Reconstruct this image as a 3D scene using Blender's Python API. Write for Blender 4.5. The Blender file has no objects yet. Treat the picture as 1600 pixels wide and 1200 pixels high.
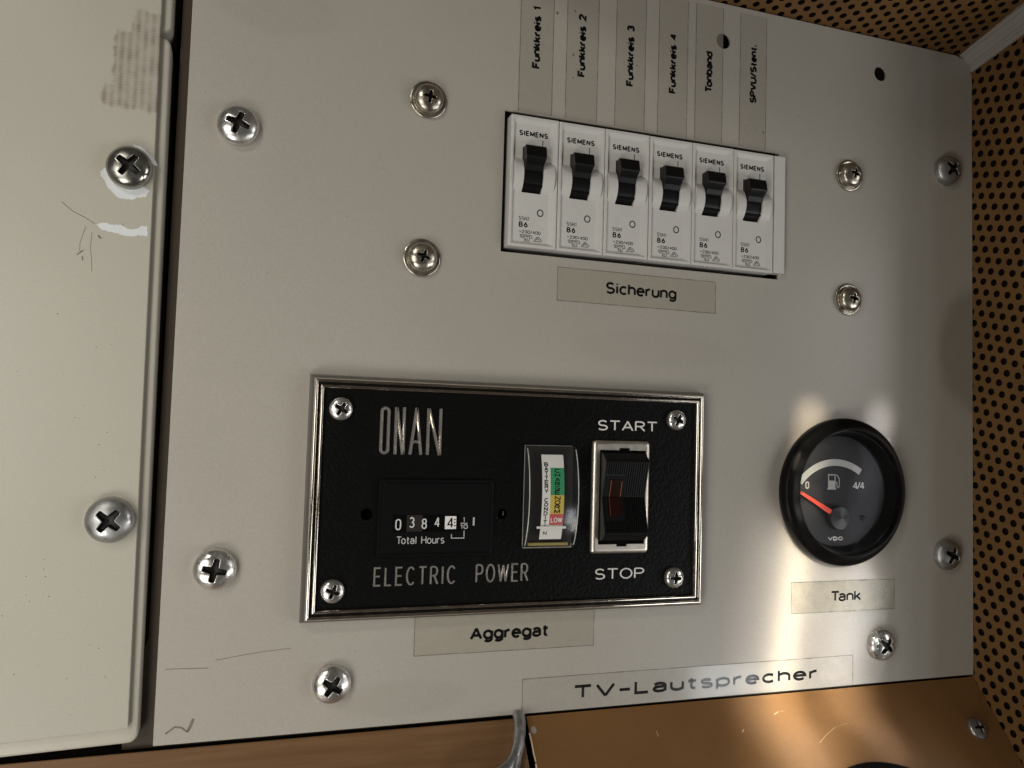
import bpy, math, random
from mathutils import Vector, Matrix
random.seed(7)
PI = math.pi
sc = bpy.context.scene
col = sc.collection
S = 0.001                       # every length below is in millimetres: x right, y up, z out of the panel

def V(x, y, z):
    return Vector((x * S, -z * S, y * S))

# ------------------------------------------------------------------ camera
cam = bpy.data.cameras.new('camera')
cam.sensor_width = 36.0
cam.lens = 1244.8 / 1600 * 36.0
cam.clip_start = 0.01
cam.clip_end = 20
cam_ob = bpy.data.objects.new('camera', cam)
col.objects.link(cam_ob)
CR = ((0.94957, 0.02978, 0.31213), (-0.04563, 0.99801, 0.04361), (-0.31021, -0.05565, 0.94904))
ax = [Vector((r[0], -r[2], r[1])).normalized() for r in CR]
m = Matrix((ax[0], ax[1], ax[2])).transposed().to_4x4()
m.translation = V(-81.34, -15.01, 262.24)
cam_ob.matrix_world = m
sc.camera = cam_ob

# ------------------------------------------------------------------ light
sc.view_settings.view_transform = 'Standard'
sc.view_settings.look = 'None'
sc.view_settings.exposure = 0.0
sc.view_settings.gamma = 1.0
world = bpy.data.worlds.new('World')
sc.world = world
world.use_nodes = True
bg = world.node_tree.nodes['Background']
bg.inputs[0].default_value = (0.9, 0.83, 0.73, 1)
bg.inputs[1].default_value = 0.045

def lamp(name, pos, target, w, h, power, color, roll=0.0, spread=180):
    l = bpy.data.lights.new(name, 'AREA')
    l.shape = 'RECTANGLE'
    l.size = w * S
    l.size_y = h * S
    l.energy = power
    l.color = color
    l.spread = math.radians(spread)
    o = bpy.data.objects.new(name, l)
    col.objects.link(o)
    o.location = V(*pos)
    d = V(*target) - V(*pos)
    o.rotation_euler = (d.to_track_quat('-Z', 'Y') @ Matrix.Rotation(roll, 3, 'Z').to_quaternion()).to_euler()
    return o

lamp('near_left_light', (-290, -10, 280), (-75, -40, 0), 160, 190, 0.135, (1.0, 0.975, 0.92), spread=94)
lamp('upper_left_light', (-360, 380, 430), (-90, 20, 0), 80, 70, 0.155, (1.0, 0.95, 0.86), spread=85)
lamp('low_left_light', (-300, -330, 330), (-90, -60, 0), 200, 160, 0.86, (1.0, 0.975, 0.92))
lamp('window_right_low', (700, -260, 380), (60, -20, 0), 260, 200, 0.88, (0.97, 0.98, 1.0))
lamp('window_right_high', (640, 100, 420), (60, -20, 0), 200, 200, 0.47, (0.97, 0.98, 1.0))
lamp('window_near', (460, -310, 560), (90, -105, 0), 74, 170, 0.26, (0.93, 0.97, 1.0))
lamp('window_far', (600, -450, 560), (130, -60, 0), 90, 200, 0.42, (1.0, 0.97, 0.93))
def beam(name, x0, y0, x1, y1, w, power, color, soft):
    """narrow daylight shaft falling on the panel round the fuel gauge from the upper left"""
    x, y = (x0 + x1) / 2, (y0 + y1) / 2
    lamp(name, (x - 90, y + 150, 420), (x, y, 0), w, math.hypot(x1 - x0, y1 - y0) * 0.9, power, color, roll=-math.atan2(x0 - x1, y0 - y1), spread=soft)
beam('beam_warm', 131, 0, 113, -130, 9, 0.0066, (1.0, 0.89, 0.70), 2.4)
beam('beam_cool', 165, 2, 137, -130, 5, 0.0034, (0.94, 0.93, 1.0), 2.4)
beam('beam_broad', 130, -52, 120, -150, 40, 0.0140, (1.0, 0.96, 0.88), 5.5)
beam('beam_low', 158, -66, 150, -125, 6, 0.0014, (0.90, 0.93, 1.0), 3.0)
def slanted_beam(name, p0, p1, w, power, color, soft):
    """daylight shaft lying along the line p0-p1 on the slanted casing, coming over the viewer's right shoulder"""
    a, b = V(*p0), V(*p1)
    o = lamp(name, (p0[0] + 200, p0[1] + 240, p0[2] + 320), ((p0[0] + p1[0]) / 2, (p0[1] + p1[1]) / 2, (p0[2] + p1[2]) / 2), w, 34, power, color, spread=soft)
    z = (o.location - (a + b) / 2).normalized()
    y = (a - b) - z * (a - b).dot(z)
    y.normalize()
    x = y.cross(z)
    o.rotation_euler = Matrix((x, y, z)).transposed().to_euler()
slanted_beam('casing_beam_wide', (108, -113, 0), (120, -133, 17), 15, 0.0022, (1.0, 0.89, 0.70), 3.6)
slanted_beam('casing_beam_narrow', (143, -113, 0), (155, -133, 17), 7, 0.0008, (1.0, 0.89, 0.72), 3.0)

# ------------------------------------------------------------------ materials
def new_mat(name):
    mt = bpy.data.materials.new(name)
    mt.use_nodes = True
    nt = mt.node_tree
    return mt, nt, nt.nodes['Principled BSDF']

def pbr(name, color, rough=0.5, metal=0.0, spec=0.5, bump=0.0, bscale=800.0, mottle=0.0, mscale=60.0,
        coat=0.0, rvar=0.0, grain=0.0, detail=4):
    mt, nt, b = new_mat(name)
    b.inputs['Base Color'].default_value = (*color, 1)
    b.inputs['Roughness'].default_value = rough
    b.inputs['Metallic'].default_value = metal
    b.inputs['Specular IOR Level'].default_value = spec
    b.inputs['Coat Weight'].default_value = coat
    b.inputs['Coat Roughness'].default_value = 0.1
    tc0 = nt.nodes.new('ShaderNodeTexCoord')
    oi = nt.nodes.new('ShaderNodeObjectInfo')
    class _T: pass
    va = nt.nodes.new('ShaderNodeVectorMath'); va.operation = 'ADD'
    nt.links.new(tc0.outputs['Object'], va.inputs[0]); nt.links.new(oi.outputs['Random'], va.inputs[1])
    tc = _T(); tc.outputs = {'Object': va.outputs[0]}
    src = None
    if mottle or grain:
        n = nt.nodes.new('ShaderNodeTexNoise')
        n.inputs['Scale'].default_value = mscale
        n.inputs['Detail'].default_value = 6
        nt.links.new(tc.outputs['Object'], n.inputs['Vector'])
        g = nt.nodes.new('ShaderNodeTexNoise')
        g.inputs['Scale'].default_value = 1500
        g.inputs['Detail'].default_value = 2
        nt.links.new(tc.outputs['Object'], g.inputs['Vector'])
        ad = nt.nodes.new('ShaderNodeMath'); ad.operation = 'MULTIPLY_ADD'
        nt.links.new(n.outputs['Fac'], ad.inputs[0]); ad.inputs[1].default_value = 2 * mottle
        ad2 = nt.nodes.new('ShaderNodeMath'); ad2.operation = 'MULTIPLY_ADD'
        nt.links.new(g.outputs['Fac'], ad2.inputs[0]); ad2.inputs[1].default_value = 2 * grain
        ad2.inputs[2].default_value = 1 - mottle - grain
        nt.links.new(ad2.outputs[0], ad.inputs[2])
        mx = nt.nodes.new('ShaderNodeVectorMath'); mx.operation = 'SCALE'
        mx.inputs[0].default_value = color
        nt.links.new(ad.outputs[0], mx.inputs['Scale'])
        nt.links.new(mx.outputs[0], b.inputs['Base Color'])
        src = mx
    if rvar:
        n2 = nt.nodes.new('ShaderNodeTexNoise')
        n2.inputs['Scale'].default_value = 350; n2.inputs['Detail'].default_value = 6
        nt.links.new(tc.outputs['Object'], n2.inputs['Vector'])
        mr = nt.nodes.new('ShaderNodeMapRange')
        mr.inputs['From Min'].default_value = 0.35; mr.inputs['From Max'].default_value = 0.65
        mr.inputs['To Min'].default_value = max(0.02, rough - rvar); mr.inputs['To Max'].default_value = rough + rvar
        nt.links.new(n2.outputs['Fac'], mr.inputs['Value'])
        nt.links.new(mr.outputs[0], b.inputs['Roughness'])
    if bump:
        n3 = nt.nodes.new('ShaderNodeTexNoise')
        n3.inputs['Scale'].default_value = bscale
        n3.inputs['Detail'].default_value = detail
        nt.links.new(tc.outputs['Object'], n3.inputs['Vector'])
        bp = nt.nodes.new('ShaderNodeBump')
        bp.inputs['Strength'].default_value = 1.0
        bp.inputs['Distance'].default_value = bump * S
        nt.links.new(n3.outputs['Fac'], bp.inputs['Height'])
        nt.links.new(bp.outputs[0], b.inputs['Normal'])
    mt['src'] = 0
    return mt

def schlick(nt, f0=0.038):
    """reflectance of a thin sheet, the same from both sides"""
    lw = nt.nodes.new('ShaderNodeLayerWeight')
    pw = nt.nodes.new('ShaderNodeMath'); pw.operation = 'POWER'
    nt.links.new(lw.outputs['Facing'], pw.inputs[0]); pw.inputs[1].default_value = 5.0
    ma = nt.nodes.new('ShaderNodeMath'); ma.operation = 'MULTIPLY_ADD'
    nt.links.new(pw.outputs[0], ma.inputs[0]); ma.inputs[1].default_value = 1 - f0; ma.inputs[2].default_value = f0
    lw.inputs['Blend'].default_value = 0.5
    return ma

def glassy(name, rough=0.02, tint=(1, 1, 1), base=0.04, extra=0.0):
    """thin clear sheet: see-through with a mirror reflection that grows at grazing angles"""
    mt = bpy.data.materials.new(name); mt.use_nodes = True
    nt = mt.node_tree
    for n in list(nt.nodes):
        nt.nodes.remove(n)
    out = nt.nodes.new('ShaderNodeOutputMaterial')
    tr = nt.nodes.new('ShaderNodeBsdfTransparent'); tr.inputs[0].default_value = (*tint, 1)
    gl = nt.nodes.new('ShaderNodeBsdfGlossy'); gl.inputs['Roughness'].default_value = rough
    fr = schlick(nt)
    ad = nt.nodes.new('ShaderNodeMath'); ad.operation = 'ADD'; ad.use_clamp = True
    nt.links.new(fr.outputs[0], ad.inputs[0]); ad.inputs[1].default_value = extra
    mx = nt.nodes.new('ShaderNodeMixShader')
    nt.links.new(ad.outputs[0], mx.inputs[0])
    nt.links.new(tr.outputs[0], mx.inputs[1]); nt.links.new(gl.outputs[0], mx.inputs[2])
    nt.links.new(mx.outputs[0], out.inputs[0])
    return mt

def film(name, color, cover, rough=0.22, mottle=0.12):
    """thin clear sticky film: part of the light goes through to the paint, part scatters in yellowed glue"""
    mt = bpy.data.materials.new(name); mt.use_nodes = True
    nt = mt.node_tree
    b = nt.nodes['Principled BSDF']; out = nt.nodes['Material Output']
    b.inputs['Base Color'].default_value = (*color, 1)
    b.inputs['Roughness'].default_value = rough
    b.inputs['Specular IOR Level'].default_value = 0.5
    tr = nt.nodes.new('ShaderNodeBsdfTransparent')
    mx = nt.nodes.new('ShaderNodeMixShader')
    tc = nt.nodes.new('ShaderNodeTexCoord')
    n = nt.nodes.new('ShaderNodeTexNoise'); n.inputs['Scale'].default_value = 220; n.inputs['Detail'].default_value = 8
    nt.links.new(tc.outputs['Object'], n.inputs['Vector'])
    mr = nt.nodes.new('ShaderNodeMapRange')
    mr.inputs['From Min'].default_value = 0.3; mr.inputs['From Max'].default_value = 0.7
    mr.inputs['To Min'].default_value = cover - mottle; mr.inputs['To Max'].default_value = cover + mottle
    nt.links.new(n.outputs['Fac'], mr.inputs['Value'])
    nt.links.new(mr.outputs[0], mx.inputs[0])
    nt.links.new(tr.outputs[0], mx.inputs[1]); nt.links.new(b.outputs[0], mx.inputs[2])
    gl = nt.nodes.new('ShaderNodeBsdfGlossy'); gl.inputs['Roughness'].default_value = rough
    fr = schlick(nt)
    m2 = nt.nodes.new('ShaderNodeMixShader')
    nt.links.new(fr.outputs[0], m2.inputs[0]); nt.links.new(mx.outputs[0], m2.inputs[1]); nt.links.new(gl.outputs[0], m2.inputs[2])
    nt.links.new(m2.outputs[0], out.inputs[0])
    b.inputs['Specular IOR Level'].default_value = 0.0
    return mt

M = {}
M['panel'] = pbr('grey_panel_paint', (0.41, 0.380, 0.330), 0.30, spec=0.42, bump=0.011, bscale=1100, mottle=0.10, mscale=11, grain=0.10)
M['cream'] = pbr('cream_paint', (0.455, 0.428, 0.355), 0.36, spec=0.4, bump=0.011, bscale=900, mottle=0.08, mscale=12, grain=0.08)
M['cream_tray'] = pbr('cream_tray_paint', (0.47, 0.44, 0.365), 0.34, spec=0.4, bump=0.006, bscale=500, mottle=0.06, mscale=40, grain=0.03)
M['wood'] = None
M['casing'] = pbr('ochre_vinyl', (0.215, 0.107, 0.037), 0.40, spec=0.4, bump=0.03, bscale=700, mottle=0.16, mscale=45, grain=0.12)
M['perf'] = pbr('ochre_perforated_vinyl', (0.160, 0.082, 0.027), 0.55, spec=0.3, bump=0.03, bscale=900, mottle=0.28, mscale=40, grain=0.05)
M['foam_and_shade'] = pbr('foam_and_hole_shade', (0.012, 0.009, 0.007), 0.95, spec=0.05)
M['void'] = pbr('dark_cavity_and_gap_shade', (0.006, 0.005, 0.004), 0.9, spec=0.05)
M['brown'] = pbr('brown_board', (0.040, 0.024, 0.009), 0.55, bump=0.02, mottle=0.2, mscale=80)
M['trim'] = pbr('grey_trim', (0.30, 0.28, 0.25), 0.4, spec=0.4, mottle=0.15, mscale=60, grain=0.08)
M['zinc'] = pbr('worn_zinc', (0.66, 0.64, 0.60), 0.25, metal=0.88, rvar=0.12, bump=0.035, bscale=700, mottle=0.35, mscale=260)
M['dull_zinc'] = pbr('dull_zinc', (0.40, 0.40, 0.385), 0.38, metal=0.85, rvar=0.12, bump=0.035, bscale=900, mottle=0.35, mscale=240)
M['dark_steel'] = pbr('dark_plated_steel', (0.36, 0.35, 0.31), 0.22, metal=0.92, rvar=0.10, bump=0.03, bscale=500, mottle=0.25, mscale=200)
M['brass'] = pbr('tarnished_nickel', (0.46, 0.42, 0.345), 0.27, metal=0.92, rvar=0.12, bump=0.025, bscale=700, mottle=0.30, mscale=240)
M['shade_dark'] = pbr('painted_recess_shade', (0.02, 0.018, 0.015), 0.45, metal=0.6, bump=0.03, bscale=900)  # shade of the screw recesses put into the colour; also used for drum ticks
M['chrome'] = pbr('worn_chrome', (0.86, 0.80, 0.71), 0.12, metal=1.0, rvar=0.05, bump=0.010, bscale=420, mottle=0.12, mscale=300)
M['satin'] = pbr('satin_steel', (0.80, 0.74, 0.64), 0.38, metal=1.0, rvar=0.04, mottle=0.05, mscale=300)
M['letter_chrome'] = pbr('letter_chrome', (0.92, 0.87, 0.80), 0.20, metal=0.85, rvar=0.12, mottle=0.10, mscale=300)
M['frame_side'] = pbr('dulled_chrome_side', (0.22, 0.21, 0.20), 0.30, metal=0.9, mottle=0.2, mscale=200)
M['groove'] = pbr('black_enamel', (0.008, 0.008, 0.008), 0.22, spec=0.5)
M['leather'] = pbr('black_crackle_paint', (0.0035, 0.0035, 0.0033), 0.42, spec=0.10, bump=0.30, bscale=900, detail=6)
M['gloss_black'] = pbr('gloss_black_plastic', (0.0035, 0.0035, 0.0035), 0.30, spec=0.11)
M['black'] = pbr('black_plastic', (0.006, 0.006, 0.006), 0.34, spec=0.24, bump=0.006)
M['soft_black'] = pbr('soft_black_plastic', (0.004, 0.004, 0.004), 0.45, spec=0.13)
M['dial'] = pbr('dial_black', (0.030, 0.031, 0.034), 0.6, spec=0.3, mottle=0.3, mscale=160)
M['breaker'] = pbr('breaker_plastic', (0.60, 0.585, 0.55), 0.42, spec=0.4, bump=0.012, bscale=900, mottle=0.05, mscale=120, grain=0.05)
M['ink'] = pbr('black_ink', (0.005, 0.005, 0.005), 0.7, spec=0.08)
M['grey_ink'] = pbr('grey_ink', (0.10, 0.095, 0.09), 0.5)
M['white_ink'] = pbr('white_ink', (0.62, 0.61, 0.58), 0.5)
M['dim_ink'] = pbr('greyed_white_ink', (0.48, 0.48, 0.46), 0.5)
M['paper'] = pbr('card_white', (0.80, 0.77, 0.73), 0.6, mottle=0.06)
M['green'] = pbr('card_green', (0.035, 0.30, 0.13), 0.55)
M['yellow'] = pbr('card_yellow', (0.62, 0.46, 0.08), 0.55)
M['red'] = pbr('card_red', (0.55, 0.08, 0.08), 0.55)
M['needle'] = pbr('needle_red', (0.85, 0.085, 0.04), 0.45)
M['amber'] = pbr('amber_lens', (0.016, 0.004, 0.002), 0.10, spec=0.6)
M['gold'] = pbr('brass_base', (0.5, 0.40, 0.15), 0.4, metal=0.6)
M['hub'] = pbr('hub_grey', (0.035, 0.036, 0.04), 0.35, spec=0.4)
M['amber_edge'] = pbr('amber_edge', (0.20, 0.045, 0.012), 0.3)
M['meter_base'] = pbr('smoky_plastic', (0.022, 0.022, 0.020), 0.3)
M['glass'] = glassy('clear_glass', 0.02, (0.97, 0.97, 0.97), extra=0.0)
M['acryl'] = glassy('clear_acrylic', 0.17, (0.98, 0.98, 0.97), extra=0.03)
M['tape'] = film('label_film', (0.54, 0.50, 0.38), 0.28, 0.14, 0.05)
M['tape_thin'] = film('thin_label_film', (0.52, 0.48, 0.40), 0.30, 0.07, 0.03)
M['tape_tv'] = film('glossy_label_film', (0.56, 0.52, 0.44), 0.022, 0.10, 0.04)
M['tape_edge'] = film('label_edge_dirt', (0.13, 0.11, 0.08), 0.42, 0.42, 0.25)
M['chip'] = pbr('bare_white_primer', (0.68, 0.70, 0.70), 0.5, bump=0.06, bscale=500, mottle=0.10, mscale=300)
M['scuff'] = film('scuff_mark', (0.20, 0.17, 0.13), 0.6, 0.22, 0.22)
M['scratch'] = pbr('pale_scratch', (0.72, 0.55, 0.36), 0.6)
M['copper'] = pbr('orange_wire', (0.25, 0.09, 0.03), 0.5)

def wood():
    mt, nt, b = new_mat('beech_veneer')
    tc = nt.nodes.new('ShaderNodeTexCoord')
    mp = nt.nodes.new('ShaderNodeMapping'); mp.inputs['Scale'].default_value = (14, 260, 260)
    nt.links.new(tc.outputs['Object'], mp.inputs[0])
    n = nt.nodes.new('ShaderNodeTexNoise'); n.inputs['Scale'].default_value = 1.6; n.inputs['Detail'].default_value = 9
    n.inputs['Roughness'].default_value = 0.65
    nt.links.new(mp.outputs[0], n.inputs['Vector'])
    cr = nt.nodes.new('ShaderNodeValToRGB')
    cr.color_ramp.elements[0].position = 0.36; cr.color_ramp.elements[0].color = (0.185, 0.092, 0.037, 1)
    cr.color_ramp.elements[1].position = 0.62; cr.color_ramp.elements[1].color = (0.235, 0.125, 0.053, 1)
    nt.links.new(n.outputs['Fac'], cr.inputs[0]); nt.links.new(cr.outputs[0], b.inputs['Base Color'])
    b.inputs['Roughness'].default_value = 0.45
    return mt
M['wood'] = wood()

def add_stain(mt):
    """printed-through brown grid residue, bounded box in object space (m)"""
    nt = mt.node_tree
    b = nt.nodes['Principled BSDF']
    src = b.inputs['Base Color'].links[0].from_socket
    tc = nt.nodes.new('ShaderNodeTexCoord')
    sp = nt.nodes.new('ShaderNodeSeparateXYZ'); nt.links.new(tc.outputs['Object'], sp.inputs[0])
    def mth(op, a, b_=None, c_=None, cl=False):
        n = nt.nodes.new('ShaderNodeMath'); n.operation = op; n.use_clamp = cl
        for i, v in enumerate((a, b_, c_)):
            if v is None: continue
            if isinstance(v, (int, float)): n.inputs[i].default_value = v
            else: nt.links.new(v, n.inputs[i])
        return n.outputs[0]
    X = mth('MULTIPLY', sp.outputs[0], 1000.0); Y = mth('MULTIPLY', sp.outputs[2], 1000.0)
    def step(v, lo, hi):
        n = nt.nodes.new('ShaderNodeMapRange'); n.interpolation_type = 'SMOOTHSTEP'
        nt.links.new(v, n.inputs['Value']); n.inputs['From Min'].default_value = lo; n.inputs['From Max'].default_value = hi
        return n.outputs[0]
    nz = nt.nodes.new('ShaderNodeTexNoise'); nz.inputs['Scale'].default_value = 260; nz.inputs['Detail'].default_value = 5
    nt.links.new(tc.outputs['Object'], nz.inputs['Vector'])
    wob = mth('MULTIPLY_ADD', nz.outputs['Fac'], 5.0, -2.5)
    Yw = mth('ADD', Y, wob)
    def box(x0, y0, y1):
        a = step(mth('ADD', X, wob), x0 - 0.8, x0 + 0.8)
        bt = step(Yw, y0 - 0.7, y0 + 0.7)
        tp = mth('SUBTRACT', 1.0, step(Yw, y1 - 0.7, y1 + 0.7))
        return mth('MULTIPLY', mth('MULTIPLY', a, bt), tp)
    msk = mth('MAXIMUM', mth('MAXIMUM', box(-124.2, 80.0, 100.2), box(-127.0, 76.8, 83.0)), box(-119.8, 98.5, 107.0))
    wx = mth('SINE', mth('MULTIPLY', X, 2 * PI / 2.05))
    wy = mth('SINE', mth('MULTIPLY', Y, 2 * PI / 0.85))
    grid = mth('MULTIPLY_ADD', wx, 0.28, mth('MULTIPLY_ADD', wy, 0.10, 0.66))
    f = mth('MULTIPLY', mth('MULTIPLY', msk, grid), mth('MULTIPLY', mth('POWER', nz.outputs['Fac'], 1.4), 1.45), cl=True)
    mx = nt.nodes.new('ShaderNodeMix'); mx.data_type = 'RGBA'
    nt.links.new(f, mx.inputs['Factor']); nt.links.new(src, mx.inputs['A'])
    mx.inputs['B'].default_value = (0.20, 0.15, 0.115, 1)
    nt.links.new(mx.outputs['Result'], b.inputs['Base Color'])
add_stain(M['cream'])

def add_smudge_or_reflection(mt, cx, cy, rx, ry, tint, amount):
    """one soft oval tint at a fixed place on the panel, for grease marks and a painted reflection"""
    nt = mt.node_tree; b = nt.nodes['Principled BSDF']
    src = b.inputs['Base Color'].links[0].from_socket
    tc = nt.nodes.new('ShaderNodeTexCoord')
    mp = nt.nodes.new('ShaderNodeMapping')
    mp.inputs['Location'].default_value = (-cx / rx, 0, -cy / ry)
    mp.inputs['Scale'].default_value = (1000 / rx, 0, 1000 / ry)
    nt.links.new(tc.outputs['Object'], mp.inputs[0])
    ln = nt.nodes.new('ShaderNodeVectorMath'); ln.operation = 'LENGTH'; nt.links.new(mp.outputs[0], ln.inputs[0])
    nz = nt.nodes.new('ShaderNodeTexNoise'); nz.inputs['Scale'].default_value = 90; nt.links.new(tc.outputs['Object'], nz.inputs['Vector'])
    ad = nt.nodes.new('ShaderNodeMath'); ad.operation = 'MULTIPLY_ADD'; nt.links.new(nz.outputs['Fac'], ad.inputs[0]); ad.inputs[1].default_value = 0.3
    nt.links.new(ln.outputs['Value'], ad.inputs[2])
    mr = nt.nodes.new('ShaderNodeMapRange'); mr.interpolation_type = 'SMOOTHSTEP'
    mr.inputs['From Min'].default_value = 1.3; mr.inputs['From Max'].default_value = 0.9
    mr.inputs['To Max'].default_value = amount
    nt.links.new(ad.outputs[0], mr.inputs['Value'])
    mx = nt.nodes.new('ShaderNodeMix'); mx.data_type = 'RGBA'
    nt.links.new(mr.outputs[0], mx.inputs['Factor']); nt.links.new(src, mx.inputs['A']); mx.inputs['B'].default_value = (*tint, 1)
    nt.links.new(mx.outputs['Result'], b.inputs['Base Color'])
add_smudge_or_reflection(M['panel'], 211, 24, 18, 27, (0.20, 0.17, 0.11), 0.5)  # dark reflection at the right edge, painted into the panel colour
add_smudge_or_reflection(M['panel'], -78, 118, 20, 9, (0.30, 0.27, 0.22), 0.16)
add_smudge_or_reflection(M['panel'], 60, 16, 34, 7, (0.30, 0.27, 0.22), 0.12)
add_smudge_or_reflection(M['panel'], -30, -104, 22, 6, (0.28, 0.25, 0.20), 0.16)

# ------------------------------------------------------------------ mesh helpers
class MB:
    def __init__(s):
        s.v = []; s.f = []; s.mi = []
    def quad_grid(s, rows, closed_u=False, closed_v=False, mi=0):
        """rows: list of rows of (x,y,z)"""
        b0 = len(s.v); n = len(rows[0])
        for r in rows: s.v += [tuple(p) for p in r]
        R_ = len(rows)
        for i in range(R_ if closed_v else R_ - 1):
            for j in range(n if closed_u else n - 1):
                a = b0 + i * n + j; b = b0 + i * n + (j + 1) % n
                c = b0 + ((i + 1) % R_) * n + (j + 1) % n; d = b0 + ((i + 1) % R_) * n + j
                s.f.append((a, b, c, d)); s.mi.append(mi)
    def face(s, pts, mi=0):
        b0 = len(s.v); s.v += [tuple(p) for p in pts]
        s.f.append(tuple(range(b0, b0 + len(pts)))); s.mi.append(mi)
    def loft(s, loops, mi=0, cap_top=True, cap_bot=False):
        s.quad_grid(loops, closed_u=True, mi=mi)
        if cap_top: s.face(loops[-1], mi)
        if cap_bot: s.face(loops[0][::-1], mi)
    def box(s, x0, x1, y0, y1, z0, z1, mi=0):
        s.loft([[(x0, y0, z0), (x1, y0, z0), (x1, y1, z0), (x0, y1, z0)],
                [(x0, y0, z1), (x1, y0, z1), (x1, y1, z1), (x0, y1, z1)]], mi, True, True)
    def lathe(s, prof, cx=0, cy=0, n=48, mi=0):
        """prof: (r, z) pairs"""
        rows = [[(cx + r * math.cos(2 * PI * k / n), cy + r * math.sin(2 * PI * k / n), z) for k in range(n)] for r, z in prof]
        s.quad_grid(rows, closed_u=True, mi=mi)
    def tube(s, pts, r, n=10, mi=0, flat=1.0):
        rows = []
        P = [Vector(p) for p in pts]
        rr = r if isinstance(r, (list, tuple)) else [r] * len(P)
        up = Vector((0.13, 0.21, 1)).normalized()
        for i, p in enumerate(P):
            t = (P[min(i + 1, len(P) - 1)] - P[max(i - 1, 0)]).normalized()
            a = t.cross(up).normalized(); b = a.cross(t)
            rows.append([tuple(p + a * rr[i] * math.cos(2 * PI * k / n) + b * rr[i] * flat * math.sin(2 * PI * k / n)) for k in range(n)])
        s.quad_grid(rows, closed_u=True, mi=mi)
        s.face(rows[0][::-1], mi); s.face(rows[-1], mi)
    def ribbon(s, pts, w, z, cap=0.0, mi=0):
        P = [Vector((p[0], p[1])) for p in pts]
        Q = [P[0]]
        for p in P[1:]:
            if (p - Q[-1]).length > 1e-6: Q.append(p)
        P = Q
        closed = len(P) > 2 and (P[0] - P[-1]).length < 1e-5
        if closed: P = P[:-1]
        N = len(P)
        if N < 2: return
        L = []; Rr = []
        for i in range(N):
            if closed:
                a = (P[i] - P[i - 1]).normalized(); b = (P[(i + 1) % N] - P[i]).normalized()
            else:
                a = (P[i] - P[i - 1]).normalized() if i > 0 else (P[1] - P[0]).normalized()
                b = (P[i + 1] - P[i]).normalized() if i < N - 1 else a
            na = Vector((-a.y, a.x)); nb = Vector((-b.y, b.x))
            mm = na + nb
            mm = mm.normalized() if mm.length > 1e-6 else na
            k = min(1.6, 1 / max(0.3, mm.dot(na)))
            p = P[i].copy()
            if not closed and cap:
                if i == 0: p -= b * cap
                if i == N - 1: p += a * cap
            L.append(p + mm * w / 2 * k); Rr.append(p - mm * w / 2 * k)
        rows = [[(p.x, p.y, z) for p in Rr], [(p.x, p.y, z) for p in L]]
        s.quad_grid(rows, closed_u=closed, mi=mi)
    def raised(s, pts, w, z0, z1, inset):
        """raised bar with sloping sides along a polyline"""
        a = MB(); a.ribbon(pts, w, z0); b = MB(); b.ribbon(pts, max(0.02, w - 2 * inset), z1)
        if not a.v: return
        n = len(a.v) // 2
        closed = len(a.f) == n
        rows = [a.v[:n], b.v[:n], b.v[n:], a.v[n:]]
        s.quad_grid(rows, closed_u=closed)
        if not closed:
            s.face([rows[0][0], rows[1][0], rows[2][0], rows[3][0]]); s.face([r[-1] for r in rows][::-1])
    def build(s, name, mat, parent=None, loc=None, smooth=None, bevel=0, rot=0.0, sub=0):
        me = bpy.data.meshes.new(name)
        me.from_pydata([V(*p) for p in s.v], [], s.f)
        mats = mat if isinstance(mat, (list, tuple)) else [mat]
        for mm in mats: me.materials.append(mm)
        if len(mats) > 1:
            me.polygons.foreach_set('material_index', s.mi)
        import bmesh
        bm = bmesh.new(); bm.from_mesh(me)
        bmesh.ops.remove_doubles(bm, verts=bm.verts, dist=1e-7)
        if not getattr(s, 'flat_sheet', False):
            bmesh.ops.recalc_face_normals(bm, faces=bm.faces)
        if smooth:
            for f in bm.faces: f.smooth = True
            for e in bm.edges:
                if len(e.link_faces) == 2 and e.calc_face_angle(0) > math.radians(smooth): e.smooth = False
        bm.to_mesh(me); bm.free()
        o = bpy.data.objects.new(name, me)
        col.objects.link(o)
        if parent: o.parent = parent
        if loc: o.location = V(*loc)
        if rot: o.rotation_euler = (0, rot, 0)
        if bevel:
            bv = o.modifiers.new('bevel', 'BEVEL'); bv.width = bevel * S; bv.segments = 2
            bv.limit_method = 'ANGLE'; bv.angle_limit = math.radians(40); bv.harden_normals = False
        return o

def rrect(x0, x1, y0, y1, r, n=5):
    pts = []
    for cx, cy, a in ((x1 - r, y1 - r, 0), (x0 + r, y1 - r, 90), (x0 + r, y0 + r, 180), (x1 - r, y0 + r, 270)):
        for k in range(n + 1):
            t = math.radians(a + 90 * k / n)
            pts.append((cx + r * math.cos(t), cy + r * math.sin(t)))
    return pts

def circle(cx, cy, r, n=32):
    return [(cx + r * math.cos(2 * PI * k / n), cy + r * math.sin(2 * PI * k / n)) for k in range(n)]

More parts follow.
